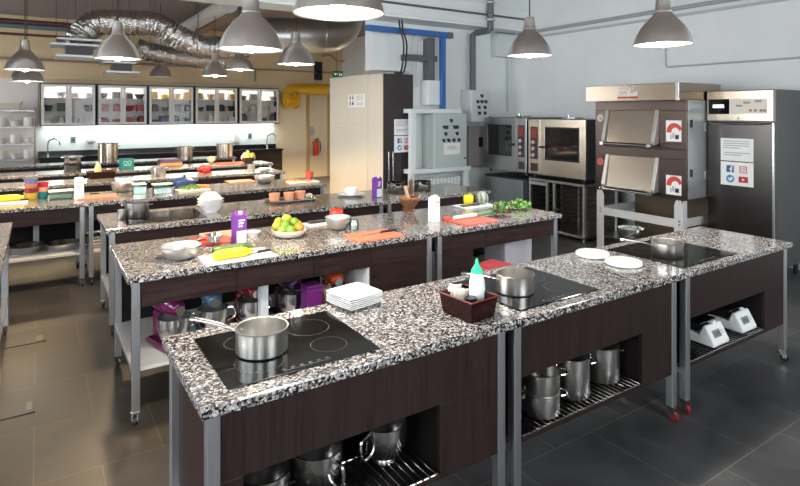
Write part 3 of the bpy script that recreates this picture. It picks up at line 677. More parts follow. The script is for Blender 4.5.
# ---- twin deck pizza oven on its stand
PXF = 6.3
t = thing('pizza_oven', 'double deck pizza oven with a hood and two sloping steel doors', 'oven', (PXF, 4.2, 0))
a, b_ = -.63, .63
MB().box(.02, 1.0, a, b_, .86, 2.02).build('body', mat('oven_side', (.50, .52, .53), .38, .7), t, smooth=0, bev=.004)
OF = mat('oven_front_brown', (.12, .09, .08), .28, 1., bump=((2, 240, 240), .04, .002))
def deck(z0, z1, top):
    m = MB(); wy0, wy1 = -.26, .44; wz0, wz1 = z0+.06, z1-.12
    m.box(-.005, .02, a, b_, z0, wz0); m.box(-.005, .02, a, b_, wz1, z1); m.box(-.005, .02, a, wy0, wz0, wz1); m.box(-.005, .02, wy1, b_, wz0, wz1)
    fr_ = m.build('deck_front', OF, t, smooth=0, bev=.003)
    # sloping steel door
    m = MB(); L = wz1-wz0
    m.add([(.0, wy0+.03, wz1), (.0, wy1-.03, wz1), (-.085, wy1-.03, wz0-.01), (-.085, wy0+.03, wz0-.01), (.02, wy0+.03, wz1), (.02, wy1-.03, wz1), (-.065, wy1-.03, wz0-.02), (-.065, wy0+.03, wz0-.02)], [(0,1,2,3), (4,7,6,5), (0,4,5,1), (3,2,6,7), (0,3,7,4), (1,5,6,2)])
    d = m.build('door', mat('door_tan_steel', (.40, .34, .285), .25, 1., bump=((240, 240, 2), .05, .002)), t, smooth=0, bev=.002)
    for yy in (wy0, wy1):
        m = MB(); m.prism([(-.01, wz1+.005), (.015, wz1+.005), (-.01, wz0-.01), (-.095, wz0-.02), (-.11, wz0+.02)], yy-.024, yy+.024, 'y')
        m.build('door_arm', C('arm_steel', .62, .61, .57, .3, metal=.8), d, smooth=0, bev=.003)
    m = MB(); m.rod((-.15, wy0-.02, wz0-.03), (-.15, wy1+.02, wz0-.03), .014, 10)
    for yy in (wy0+.02, wy1-.02): m.box(-.165, -.08, yy-.025, yy+.025, wz0-.05, wz0-.005)
    m.build('door_handle', STEEL, d, bev=.002)
    # round badge and sticker
    m = MB(); m.cyl((0, 0, 0), .05, .012, 20); m.xf(Matrix.Translation((-.005, .545, (wz0+wz1)/2+.1)) @ Matrix.Rotation(R(-90), 4, 'Y'))
    m.mi = 1; m.box(-.019, -.017, .53, .56, (wz0+wz1)/2+.09, (wz0+wz1)/2+.11)
    if top: m.mi = 1; m.box(-.019, -.017, .515, .53, (wz0+wz1)/2+.07, (wz0+wz1)/2+.09)
    m.build('dial', [C('dial_pink' if not top else 'dial_white', *((.55, .12, .12) if not top else (.62, .56, .5)), .4), C('dial_red', .5, .03, .02, .4)], t)
    sz0, sz1, sy0, sy1 = (z0+.09, z0+.34, -.565, -.375) if top else (z0+.04, z0+.27, -.565, -.375)
    st = MB().box(-.009, -.005, sy0, sy1, sz0, sz1).build('sticker', MILKP, t, smooth=0, bev=.001)
    m = MB(); cy, cz = (sy0+sy1)/2-.01, sz0+.125; P = []
    for k in range(13): g = R(-10+k*15); P.append((cy+.095*math.cos(g)*-1*-1, cz+.095*math.sin(g)))
    for k in range(12, -1, -1): g = R(-5+k*14); P.append((cy-.012+.05*math.cos(g), cz-.015+.055*math.sin(g)))
    m.prism([(y_, z_) for y_, z_ in P], -.0115, -.009, 'x'); m.build('printed_swoosh', C('sticker_red', .62, .05, .03, .4), st, smooth=0)
    m = MB(); m.box(-.0115, -.009, sy0+.03, sy0+.075, sz0+.03, sz0+.08); m.build('printed_square', BPL, st, smooth=0)
    m = MB(); m.box(-.0115, -.009, sy0+.085, sy0+.11, sz0+.04, sz0+.10); m.box(-.0115, -.009, sy0+.118, sy0+.135, sz0+.03, sz0+.08); m.build('printed_figure', C('sticker_grey', .45, .42, .42, .5), st, smooth=0)
deck(.86, 1.44, False); deck(1.44, 2.02, True)
MB().box(-.012, .02, a, b_, 1.425, 1.435).build('deck_seam', BPL, t, smooth=0)
hd = MB().box(-.17, .75, a-.0, b_+.03, 2.015, 2.22).build('hood', mat('hood_steel', (.36, .29, .23), .22, 1., bump=((240, 240, 2), .05, .002)), t, smooth=0, bev=.006)
MB().box(-.176, -.165, a-.002, a+.04, 2.012, 2.224).build('hood_corner', STEEL, hd, smooth=0, bev=.002)
m = MB(); m.mi = 0
yk = .16
for k in range(8):
    hgt = (.05, .04, .045, .035, .05, .04, .045, .05)[k]; m.box(-.175, -.170, yk-.026, yk, 2.075, 2.075+hgt); yk -= .034
m.tube([(-.173, .03+.045*math.cos(R(g)), 2.14+.04*math.sin(R(g))) for g in range(0, 181, 20)], .008, 6)
m.box(-.175, -.170, -.0, .06, 2.125, 2.14)
m.mi = 1; m.box(-.175, -.170, -.11, .17, 2.05, 2.07)
m.build('maker_logo', [C('logo_white', .78, .72, .68, .5), C('logo_red', .5, .05, .03, .5)], hd, smooth=0)
for k, z in enumerate((1.12, 1.70)):
    m = MB(); m.tube([(.42+.05*math.cos(g*math.pi/8), a-.004, z+.05*math.sin(g*math.pi/8)) for g in range(16)], .008, 6, True)
    m.build('side_ring', C('ring_grey', .30, .31, .32, .4), t)
    MB().box(.06, .10, a-.01, a, z+.0, z+.09).build('side_latch', BPL, t, smooth=0)
t = thing('oven_stand', 'pale grey metal stand with rounded posts and a cross rail under the pizza oven', 'stand', (PXF, 4.2, 0))
SP = C('stand_grey', .56, .55, .55, .45)
for (xx, yy) in ((-.02, .58), (-.02, -.58), (.9, .58), (.9, -.58)):
    m = MB(); s = 1 if yy > 0 else -1
    P = [(-.055*s, 0), (.055*s, 0), (.055*s, .78), (.035*s, .835), (.012*s, .85), (0, .825), (-.012*s, .85), (-.035*s, .835), (-.055*s, .78)]
    m.prism([(yy-s*.04+p, q) for p, q in P], xx-.003, xx+.003, 'x'); m.box(xx, xx+.08, yy-.003+s*.012, yy+.003+s*.012, 0, .84)
    m.build('post', SP, t, smooth=0)
for xx in (-.02, .9): MB().box(xx-.008, xx+.008, -.54, .54, .52, .62).build('cross_rail', SP, t, smooth=0, bev=.002)
for yy in (-.56, .56): MB().box(0, .9, yy-.008, yy+.008, .52, .62).build('cross_rail', SP, t, smooth=0, bev=.002)
for yy in (.5, -.58):
    for zz in (.56, .60):
        MB().cyl((0, 0, 0), .012, .008, 8).xf(Matrix.Translation((-.023, yy+.03, zz)) @ Matrix.Rotation(R(-90), 4, 'Y')).build('bolt', C('bolt_dark', .2, .2, .2, .4), t)
MB().box(.0, .9, -.55, .55, .22, .24).build('shelf', STEEL, t, smooth=0)
MB().box(.75, .77, -.55, .55, .24, .84).build('back_plate', C('warm_brown_plate', .10, .065, .035, .5), t, smooth=0)
def bowl_prof(r, h, rb=None, t=.004, lip=True, k=7):
    rb = rb or r*.45; P = [(0, 0), (rb, 0)]
    for i in range(1, k+1):
        u = i/k; P.append((rb+(r-rb)*math.sin(u*math.pi/2)**.85, h*(1-math.cos(u*math.pi/2))**.9))
    if lip: P += [(r+.006, h), (r+.006, h+.003), (r-t, h+.003)]
    else: P += [(r-t*.5, h+.001), (r-t, h)]
    for i in range(k-1, 0, -1):
        u = i/k; P.append((rb+(r-rb)*math.sin(u*math.pi/2)**.85-t, h*(1-math.cos(u*math.pi/2))**.9+t*.6))
    return P+[(rb-t, t), (0, t)]
def solo_lathe(name, prof, m, loc, label, cat, group=None, n=32, sx=1., sy=1.):
    return tag(MB().lathe(prof, n, (0,0,0), sx, sy).build(name, m, None, loc), label, cat, group)
p = (6.48, 4.42, .24)
solo_lathe('mixing_bowl', bowl_prof(.17, .13), STEEL, p, 'steel bowl of white flour on the shelf under the pizza oven', 'bowl')
o = MB().sph((0, 0, 0), .12, 14, 8, 1, 1, .35).build('flour_heap', MILKP, None, (6.48, 4.42, .33)); tag(o, 'heap of flour in the bowl under the pizza oven', 'flour')
# ---- combi ovens
def combi(lb, yc, w, z0, z1, panel_side, col):
    "panel_side: +1 = controls at the +Y end (left as seen)"
    X = 6.55
    t = thing('combi_oven', lb, 'oven', (X, yc, z0))
    h = z1-z0; hw = w/2
    MB().box(.045, .84, -hw, hw, 0, h).build('body', C('oven_body_dark', .10, .10, .105, .35, metal=.6), t, smooth=0, bev=.006)
    s = panel_side; e = s*hw; pin = s*(hw-w*.235)
    lo, hi = sorted((e, pin)); 
    MB().box(0, .045, lo+.004, hi-.004, .005, h-.005).build('control_panel', col, t, smooth=0, bev=.006)
    lo2, hi2 = sorted((pin, -e))
    dw = hi2-lo2; wy0, wy1, wz0, wz1 = lo2+dw*.13, hi2-dw*.10, h*.28, h*.86
    m = MB(); m.box(0, .045, lo2, hi2, .005, wz0); m.box(0, .045, lo2, hi2, wz1, h-.005); m.box(0, .045, lo2, wy0, wz0, wz1); m.box(0, .045, wy1, hi2, wz0, wz1)
    d = m.build('door', col, t, smooth=0, bev=.003)
    MB().box(.008, .016, wy0, wy1, wz0, wz1).build('door_window', OVGL, d, smooth=0)
    m = MB()
    for a_, b2 in ((wy0, wy0+.018), (wy1-.018, wy1)): m.box(-.003, .01, a_, b2, wz0, wz1)
    m.box(-.003, .01, wy0, wy1, wz0, wz0+.018); m.box(-.003, .01, wy0, wy1, wz1-.018, wz1)
    m.build('window_gasket', BPL, d, smooth=0, bev=.004)
    hy = pin - s*.05
    m = MB(); m.cyl((0,0,0), .02, .05, 12); m.xf(Matrix.Translation((0, hy, h*.5)) @ Matrix.Rotation(R(-90), 4, 'Y')); m.box(-.065, -.04, hy-.06 if s > 0 else hy-.02, hy+.02 if s > 0 else hy+.06, h*.5-.018, h*.5+.018)
    m.build('door_handle', BPL, d, bev=.004)
    # control strip
    pc = (lo+hi)/2; pw = (hi-lo)*.28
    cs = MB().box(-.006, .0, pc-pw, pc+pw, h*.28, h*.86).build('control_strip', C('strip_dark', .05, .02, .025, .3), t, smooth=0)
    m = MB(); m.box(-.009, -.006, pc-pw*.75, pc+pw*.75, h*.66, h*.83); m.build('red_display', C('display_red', .28, .03, .03, .35), cs, smooth=0)
    for k in range(3):
        m = MB().cyl((0,0,0), .028, .03, 14); m.xf(Matrix.Translation((-.006, pc, h*(.35+.115*k))) @ Matrix.Rotation(R(-90), 4, 'Y'))
        m.build('knob', C('knob_silver', .6, .58, .58, .3, metal=.6), cs)
    m = MB(); m.box(-.006, 0, pc-pw, pc+pw, h*.06, h*.20); m.build('switch_plate', C('strip_dark', .05, .02, .025, .3), t, smooth=0, bev=.003)
    for yy in (-hw+.08, hw-.08):
        for xx in (.08, .76): MB().cyl((xx, yy, -.05), .02, .05, 10).build('foot', BPL, t)
    MB().box(.3, .5, -.12, .05, h, h+.03).build('vent_cover', STEEL, t, smooth=0, bev=.003); MB().rod((.55, .2, h), (.55, .2, h+.06), .02).build('flue', STEEL, t)
    return t
COMBI_R = mat('combi_bright', (.62, .53, .42), .26, 1., bump=((240, 240, 2), .05, .002))
COMBI_L = mat('combi_grey', (.42, .41, .41), .3, 1., bump=((240, 240, 2), .05, .002))
combi('right combi oven of two, golden steel front with its window on the right', 5.75, 1.11, .90, 1.77, 1, COMBI_R)
combi('left combi oven of two, grey door left and red controls right', 6.835, 1.0, .90, 1.79, -1, COMBI_L)
t = thing('oven_stand', 'open rack stand with tray runners under the right combi oven', 'stand', (6.55, 5.75, 0))
for yy in (-.52, .03, .17, .52):
    for xx in (.02, .76): MB().box(xx-.018, xx+.018, yy-.018, yy+.018, 0, .80).build('post', BRUSH if xx < .5 else LEGM, t, smooth=0)
MB().box(0, .8, -.54, .54, .80, .84).build('top_frame', APPL, t, smooth=0, bev=.003)
MB().box(0, .8, -.54, .54, .05, .09).build('bottom_frame', APPL, t, smooth=0, bev=.003)
for yy in (-.49, .0, .2, .49):
    for k in range(7): MB().box(.04, .74, yy-.012, yy+.012, .16+k*.085, .165+k*.085).build('tray_runner', C('runner_dark', .12, .10, .08, .4, metal=.8), t, smooth=0)
MB().box(.77, .79, -.54, .54, .09, .80).build('back_panel', C('dark_brown_panel', .05, .038, .028, .5), t, smooth=0)
m = MB(); m.rod((-.03, -.1, .42), (-.03, .0, .42), .012); m.build('handle', STEEL, t)
MB().box(0, .02, .19, .5, .74, .79).build('drawer_front', BRUSH, t, smooth=0)
t = thing('oven_stand', 'closed grey steel cupboard stand under the left combi oven', 'stand', (6.55, 6.835, 0))
MB().box(.02, .82, -.5, .49, .06, .78).build('body', C('stand_dark', .05, .05, .055, .4, metal=.5), t, smooth=0, bev=.004)
MB().box(0, .03, -.42, .49, .08, .77).build('door', mat('stand_door', (.40, .41, .42), .33, 1., bump=((240, 240, 2), .05, .002)), t, smooth=0, bev=.006)
MB().box(-.005, .82, -.5, .49, .78, .80).build('top_plate', BPL, t, smooth=0)
MB().box(.05, .78, -.45, .45, 0, .06).build('plinth', BPL, t, smooth=0)
# ---- dark tray trolley by the refrigerator
t = thing('tray_trolley', 'dark tray trolley with curved runners standing right of the tall refrigerator', 'trolley', (6.62, 1.98, 0))
for yy in (-.33, .33):
    for xx in (-.25, .25): MB().box(xx-.015, xx+.015, yy-.015, yy+.015, .1, 1.28).build('post', BPL, t, smooth=0)
for k in range(10):
    z = .2+k*.11; RB = C('runner_black', .02, .019, .018, .5)
    for yy in (-.32, .32): MB().box(-.24, .24, yy-.02, yy+.02, z, z+.012).build('tray_runner', RB, t, smooth=0)
    MB().tube(spline([(-.25, -.3, z+.01), (-.30, -.15, z+.012), (-.30, .15, z+.012), (-.25, .3, z+.01)], 4), .012, 6).build('front_bar', RB, t)
m = MB(); m.tube(spline([(-.25, .33, 1.26), (-.27, .2, 1.34), (-.27, -.2, 1.34), (-.25, -.33, 1.26)], 5), .014, 8); m.build('handle', BPL, t)
m = MB(); m.cyl((-.26, .335, 1.18), .012, .02, 8); m.build('bolt', CHROME, t)
for yy in (-.3, .3):
    for xx in (-.24, .24): o = caster(t, False); o.location = (xx, yy, 0)

# ================================================================ back wall things (fronts face -Y)
# tall dark cabinet with notice
t = thing('storage_cabinet', 'tall dark cabinet with long bar handles and a notice with social icons', 'cabinet', (4.64, 7.6, 0))
MB().box(0, .575, .02, .5, .02, 2.5).build('body', CREAM, t, smooth=0, bev=.003)
dd = MB().box(0, .575, 0, .02, .04, 2.5).build('door', C('cabinet_wenge', .026, .017, .018, .4), t, smooth=0, bev=.003)
for xx in (.07, .15):
    m = MB(); m.rod((xx, -.045, .50), (xx, -.045, 1.24), .013, 12)
    for zz in (.56, 1.18): m.rod((xx, 0, zz), (xx, -.045, zz), .008)
    m.build('handle', STEEL, dd)
MB().box(0, .575, .04, .48, 0, .02).build('plinth', BPL, t, smooth=0)
notice(dd, None, Matrix.Translation((.20, 0, 1.22)), .35, .26, .27)
def panel_box(name, lb, px0, py0, px1, py1, Yf, depth, m_, sw=None, paper=None, cat='switch box'):
    x0, _, z1 = onY(px0, py0, Yf); x1, _, z0 = onY(px1, py1, Yf)
    t = thing(name, lb, cat, ((x0+x1)/2, Yf, z0)); hw = (x1-x0)/2; h = z1-z0
    MB().box(-hw, hw, .012, depth, 0, h).build('enclosure', m_, t, smooth=0, bev=.006)
    d = MB().box(-hw+.008, hw-.008, 0, .012, .008, h-.008).build('door', m_, t, smooth=0, bev=.004)
    if sw:
        for (u, v, kind) in sw:
            m = MB()
            X = -hw+2*hw*u; Z = h*v
            if 1:
                m.box(X-.032, X+.032, -.012, 0, Z-.0, Z+.03); m.prism([(X-.025, Z), (X+.025, Z), (X+.008, Z-.03), (X-.008, Z-.03)], -.03, 0, 'y')
            m.build('switch', C('switch_dark', .03, .03, .032, .4), d, smooth=0)
    if paper:
        u0, u1, v0, v1 = paper
        pp = MB().box(-hw+2*hw*u0, -hw+2*hw*u1, -.002, 0, h*v0, h*v1).build('notice', MILKP, d, smooth=0)
        m = MB()
        for k in range(3): zz = h*(v0+(v1-v0)*(.45+.13*k)); m.box(-hw+2*hw*(u0+.1), -hw+2*hw*(u1-.1-.03*k), -.003, -.002, zz, zz+.01)
        m.build('printed_lines', PRINT, pp, smooth=0)
    m = MB(); m.cyl((0,0,0), .016, .02, 10); m.xf(Matrix.Translation((hw-.05, 0, h*.16)) @ Matrix.Rotation(R(90), 4, 'X')); m.build('lock', BPL, d)
    return t
panel_box('switch_box', 'large grey-green switch box with a white paper on its door', 434.5, 113, 467, 166.5, 7.38, .36, GREYBX,
    [(.5, .86, 's'), (.36, .74, 's'), (.29, .74, 's'), (.60, .74, 's'), (.68, .74, 's'), (.33, .62, 's'), (.68, .62, 's'), (.27, .50, 's'), (.42, .50, 's'), (.58, .50, 's'), (.74, .50, 's')], (.28, .78, .24, .45))
panel_box('switch_box', 'light grey switch box with a cluster of black switches above the left combi oven', 471.5, 90, 491.5, 122, 7.45, .29, GREYB2,
    [(.5, .82, 's'), (.30, .64, 's'), (.5, .64, 's'), (.70, .64, 's'), (.36, .46, 's'), (.66, .46, 's'), (.38, .28, 's'), (.66, .28, 's')])
panel_box('junction_box', 'plain white box mounted above the large grey-green switch box', 428.5, 80, 444.5, 105, 7.52, .22, C('box_white', .70, .73, .74, .4), cat='switch box')
panel_box('junction_box', 'pale box high on the wall behind the lamp by the corner', 497, 33, 521, 58, 7.58, .16, C('box_pale', .58, .63, .62, .4), cat='switch box')
x0, _, z1 = onY(469, 126, 7.6); x1, _, z0 = onY(485, 166, 7.6)
t = thing('water_heater', 'tan-grey box below the light grey switch box, beside the left combi oven', 'heater', ((x0+x1)/2, 7.6, z0))
MB().box(-(x1-x0)/2, (x1-x0)/2, 0, .15, 0, z1-z0).build('body', C('heater_tan', .33, .31, .29, .4), t, smooth=0, bev=.01)
MB().box((x1-x0)*.1, (x1-x0)*.35, -.004, 0, (z1-z0)*.48, (z1-z0)*.72).build('window', BPL, t, smooth=0)
# white steel frame that carries the switch box, grille below
t = thing('wall_frame', 'white steel frame holding the large grey-green switch box, bars above and below', 'frame', (0, 0, 0))
WM = C('white_metal', .72, .76, .76, .4)
xa = onY(410, 111, 7.4)[0]; xb = onY(442, 111, 7.4)[0]; z = onY(425, 111, 7.4)[2]
MB().box(xa, xb+.4, 7.37, 7.59, z-.035, z+.035).build('top_bar', WM, t, smooth=0, bev=.004)
xc = onY(470, 170, 7.4)[0]; z2 = onY(440, 170, 7.4)[2]
MB().box(xa, xc, 7.37, 7.59, z2-.035, z2+.035).build('bottom_bar', WM, t, smooth=0, bev=.004)
for xx in (xa+.05, xc-.06): MB().box(xx-.04, xx+.04, 7.4, 7.48, 0, z2-.035).build('post', WM, t, smooth=0, bev=.004)
MB().box(xa+.02, xa+.12, 7.4, 7.48, z2+.035, z-.035).build('post', WM, t, smooth=0, bev=.004)
t = thing('radiator', 'pale ribbed radiator below the large grey-green switch box', 'radiator', ((xa+xc)/2, 7.52, .15))
w_ = (xc-xa)/2-.18; m = MB()
for k in range(13): xx = -w_+2*w_*k/12; m.box(xx-.03, xx+.03, -.05, .05, 0, .62)
m.build('ribs', WM, t, smooth=0, bev=.012)
m = MB(); m.rod((-w_, 0, .06), (w_, 0, .06), .03, 10); m.rod((-w_, 0, .56), (w_, 0, .56), .03, 10); m.box(-w_-.02, w_+.02, -.055, -.04, .18, .22); m.build('header_pipe', WM, t)
for s in (-1, 1): MB().box(s*w_*.8-.02, s*w_*.8+.02, -.04, .04, -.15, 0).build('foot', WM, t, smooth=0)

# ================================================================ hanging lamps
RS = .215
def lamp(lb, px, pyrim, wpx, lit=True, power=38., warm=(1., .86, .66), big=1.):
    k_ = (px-CX)/FPX; d = .43*FPX*(1+k_*k_)**.5*big/wpx; x, y, z = atd(px, pyrim, d); RS = .215*big
    t = thing('pendant_lamp', lb, 'hanging lamp', (x, y, z), 0, 'spun metal pendant lamps')
    o_ = [(1, 0), (.985, .05), (.94, .2), (.86, .4), (.75, .6), (.61, .78), (.48, .92), (.37, 1.04), (.30, 1.13), (.27, 1.18)]
    i_ = [(r-.02, z_-.012) for r, z_ in o_[::-1]]
    P = [(r*RS, z_*RS) for r, z_ in o_]+[(r*RS, max(z_*RS, .0)) for r, z_ in i_[1:]]
    MB().lathe(P+[P[0]], 40).build('shade', SPUN, t, smooth=50)
    MB().lathe([(0, 1.17*RS), (.285*RS, 1.17*RS), (.30*RS, 1.2*RS), (.27*RS, 1.24*RS), (.25*RS, 1.5*RS), (.20*RS, 1.72*RS), (.06*RS, 1.76*RS), (0, 1.76*RS)], 24).build('cap', SPUN, t, smooth=50)
    MB().rod((0, 0, 1.75*RS), (0, 0, 4.0-z), .006, 8).build('cord', BPL, t)
    MB().lathe([(.965*RS, .008), (.91*RS, .2*RS), (.83*RS, .4*RS), (.72*RS, .58*RS), (.58*RS, .76*RS), (.45*RS, .9*RS), (.34*RS, 1.01*RS), (.2*RS, 1.06*RS), (0, 1.06*RS)], 32).build('reflector', C('reflector_white', .9, .88, .84, .45), t, smooth=60)
    MB().lathe([(0, 1.1*RS), (.10*RS, 1.1*RS), (.12*RS, .35*RS), (0, .33*RS)], 16).build('socket', WPL, t)
    if lit:
        MB().sph((0, 0, .028), .042, 18, 12, 1, 1, 1.1).build('bulb', C('bulb_glow', 1, .95, .85, .3, emit=(1., .93, .80), es=130.), t)
        L = bpy.data.lights.new('lamp_light', 'SPOT'); L.energy = power; L.color = warm; L.spot_size = R(128); L.spot_blend = .6; L.shadow_soft_size = .06
        o = bpy.data.objects.new('lamp_light', L); COL.objects.link(o); o.parent = t; o.location = (0, 0, -.06)
    else:
        MB().sph((0, 0, .45*RS), .06, 16, 10).build('bulb', C('bulb_off', .7, .68, .6, .3), t)
    return t
WARM = (1., .74, .44)
lamp('largest pendant lamp, cut by the top of the photo, over the front counter', 339, 14, 92, power=95, warm=(1, .92, .82))
lamp('bright pendant lamp at the top right, before the plain grey wall', 663, 45, 62, power=95, warm=(1, .94, .86))
lamp('large pendant lamp left of the biggest one, before the smooth duct', 251, 50, 66, power=142, warm=(1, .80, .56))
lamp('pendant lamp hanging before the white corner, above the combi ovens', 529.5, 56, 46, power=95, warm=(1, .94, .86))
lamp('pendant lamp hanging just in front of the long foil duct', 118, 59, 48, power=142, warm=WARM)
lamp('pendant lamp below the smooth duct elbow, beside the yellow pipe', 296, 64.5, 38, power=95, warm=WARM, big=1.22)
lamp('left-edge pendant lamp, the upper and nearer of an overlapping pair', 25, 70, 42, power=1.3*142, warm=WARM)
lamp('left-edge pendant lamp, the lower one partly hidden behind another', 27, 81.5, 36, power=1.6*114, warm=WARM)
lamp('small far pendant lamp above the fourth glazed cabinet, lower of the pair', 215, 76, 27, power=1.7*130, warm=WARM)
lamp('small far pendant lamp behind the large one, upper of the pair over the glazed cabinets', 240, 70, 29, power=1.7*130, warm=WARM)
lamp('warm pendant lamp hidden behind the cream partition, only its cord in view', 337, 93, 18.5, power=1000, warm=WARM)  # added lamp, brightens the far cream wall from out of sight
lamp('small unlit dome pendant lamp above the third glazed cabinet', 160.5, 77, 24, lit=False)
# ================================================================ things on the front counter
def ang(p, q): return math.atan2(q[1]-p[1], q[0]-p[0])
def cooktop(lb, x0, x1, y0, y1, z=.90, g='glass cooktops'):
    t = thing('induction_cooktop', lb, 'cooktop', ((x0+x1)/2, (y0+y1)/2, z), 0, g)
    hw, hd = (x1-x0)/2, (y1-y0)/2
    MB().box(-hw, hw, -hd, hd, .0004, .006).build('glass_plate', BGLASS, t, smooth=0, bev=.002)
    for (u, v, r) in ((-.5, -.42, .095), (.5, -.42, .075), (-.5, .42, .075), (.5, .42, .095)):
        m = MB(); n = 48; vs = []
        for k in range(n):
            c, s = math.cos(2*math.pi*k/n), math.sin(2*math.pi*k/n); vs += [((r-.0012)*c, (r-.0012)*s, 0), ((r+.0012)*c, (r+.0012)*s, 0)]
        m.add(vs, [(2*k, 2*k+1, (2*k+3) % (2*n), (2*k+2) % (2*n)) for k in range(n)])
        m.build('cooking_zone', RING, t, (u*hw*.95, v*hd, .0063), smooth=0)
    m = MB(); m.box(-.10, .10, -hd+.02, -hd+.024, .006, .0063)
    for k in range(6): m.box(-.1+k*.036, -.085+k*.036, -hd+.03, -hd+.042, .006, .0063)
    m.build('touch_controls', RING, t, smooth=0)
    return t
cooktop('black glass cooktop at the left end of the front counter, long-handled saucepan on it', .56, 1.185, 1.965, 2.48)
cooktop('black glass cooktop in the middle of the front counter, behind the dark red caddy', 1.98, 2.585, 1.96, 2.49)
cooktop('black glass cooktop at the right end of the front counter', 3.39, 4.04, 1.94, 2.5)
def saucepan(lb, px, py, r, h, hx, hy, z=.9065):
    c = at(px, py, z); e = at(hx, hy, z+h*1.02); a = ang(c, e); L = math.hypot(e[0]-c[0], e[1]-c[1])
    t = thing('saucepan', lb, 'saucepan', c, a, 'long handled saucepans on the front counter')
    MB().lathe([(0, 0), (r*.95, 0), (r, .006), (r, h-.004), (r+.004, h), (r+.002, h+.002), (r-.004, h), (r-.004, .012), (r-.01, .006), (0, .006)], 48).build('body', BRUSH, t, smooth=40)
    m = MB(); m.tube(spline([(r-.002, 0, h*.72), (r+.03, 0, h*.80), (r+.08, 0, h*.95), (L-.03, 0, h*1.1), (L, 0, h*1.1)], 5), [.011]*6+[.013]*10+[.012]*5, 12, flat=.55)
    m.build('handle', STEEL, t)
    m = MB()
    for s in (-1, 1): m.sph((r-.004, s*.016, h*.74), .005, 8, 6)
    m.build('rivet', CHROME, t)
    return t
saucepan('steel saucepan on the left cooktop, its handle over the counter edge', 262, 350, .104, .098, 191, 321)
saucepan('steel saucepan on the middle cooktop, beside the green-capped squeeze bottle', 515, 291, .102, .098, 461, 275)
saucepan('steel saucepan on the right cooktop, before the pizza oven stand', 667.5, 256, .10, .098, 620, 241)
# stack of square plates
pc = [at(327, 294, .948), at(347.5, 304.7, .948), at(383, 294, .948), at(359, 286, .948)]
cxy = (sum(p[0] for p in pc)/4, sum(p[1] for p in pc)/4); ra = ang(pc[1], pc[2])
sd = .5*(math.dist(pc[1], pc[2])+math.dist(pc[0], pc[1]))
ORD = ['topmost', 'second from the top', 'third from the top', 'fourth from the top', 'fifth from the top', 'lowest']
def square_plate(s):
    m = MB(); n = 9; hs = s/2
    def P(i, j, k):
        u, v = -1+2*i/(n-1), -1+2*j/(n-1); e = max(abs(u), abs(v)); rim = max(0, e-.62)/.38
        rr = 1-.05*(abs(u)*abs(v))**3
        return (u*hs*rr, v*hs*rr, (.016*rim**1.5 if k else .016*rim**1.3-.005)+.005)
    vs = [P(i, j, 1) for i in range(n) for j in range(n)]+[P(i, j, 0) for i in range(n) for j in range(n)]; N = n*n; fs = []
    for i in range(n-1):
        for j in range(n-1):
            a = i*n+j; fs += [(a, a+n, a+n+1, a+1), (N+a, N+a+1, N+a+n+1, N+a+n)]
    ed = [i*n for i in range(n)]+[(n-1)*n+j for j in range(1, n)]+[i*n+n-1 for i in range(n-2, -1, -1)]+[j for j in range(n-2, 0, -1)]
    for a, b_ in zip(ed, ed[1:]+ed[:1]): fs.append((a, b_, N+b_, N+a))
    return m.add(vs, fs)
pm = None
for k in range(6):
    lb = 'square white plate, %s of the stack of six by the left cooktop' % ORD[k]; z = .9005+(5-k)*.0092
    if pm is None: pm = square_plate(sd).build('square_plate', CER, None, smooth=60); o = pm
    else: o = pm.copy(); COL.objects.link(o)
    o.location = (cxy[0], cxy[1], z); o.rotation_euler[2] = ra+rnd.uniform(-.025, .025); tag(o, lb, 'plate', 'square white plates in the stack')
# round white dishes
def disc(lb, px, py, r, gr='round white plates by the right cooktop'):
    c = at(px, py, .9005)
    return tag(MB().lathe([(0, .0), (r*.93, 0), (r, .006), (r, .016), (r*.96, .024), (r*.85, .028), (r*.6, .030), (0, .030)], 40, (0,0,0), 1., 1.).build('plate', CER, None, c), lb, 'plate', gr)
disc('flat white round plate on the front counter, farther from the right cooktop', 592.5, 255.5, .112)
disc('flat white round plate on the front counter, touching the right cooktop', 623.5, 264, .115)
# dark red caddy with bottle
rim = [at(439, 294.5, .985), at(471, 307.5, .985), at(497, 299.5, .985), at(467, 287.5, .985)]
cc = (sum(p[0] for p in rim)/4, sum(p[1] for p in rim)/4); ca = ang(rim[1], rim[2])-.0
lw = .5*(math.dist(rim[1], rim[2])+math.dist(rim[0], rim[3])); ld = .5*(math.dist(rim[0], rim[1])+math.dist(rim[2], rim[3]))
def open_box(m, w, d, h, tp=.0, t=.004, taper=.9):
    "open tray with outward sloping sides"
    def ringv(k, z, ins): return [(sx*(w/2*k-ins), sy*(d/2*k-ins), z) for sx, sy in ((-1,-1),(1,-1),(1,1),(-1,1))]
    vs = ringv(taper, 0, 0)+ringv(1, h, 0)+ringv(1, h, t)+ringv(taper, t, t)
    fs = [(0,3,2,1)]
    for a in range(3):
        for i in range(4): j = (i+1) % 4; fs.append((a*4+i, a*4+j, a*4+4+j, a*4+4+i))
    fs.append((12,13,14,15)); return m.add(vs, fs)
ACR = mat('dark_red_acrylic', (.016, .0025, .0025), .25, spec=.3)
t = thing('condiment_caddy', 'dark red open caddy holding a squeeze bottle on the front counter', 'caddy', (cc[0], cc[1], .9005), ca)
open_box(MB(), lw, ld, .10, taper=.86).build('tray', ACR, t, smooth=0, bev=.003)
m = MB()
for k in range(4):
    pass
m.tube([(-lw/2, -ld/2, .10), (lw/2, -ld/2, .10), (lw/2, ld/2, .10), (-lw/2, ld/2, .10)], .0035, 6, True); m.build('rim', C('acrylic_edge', .16, .03, .03, .2), t)
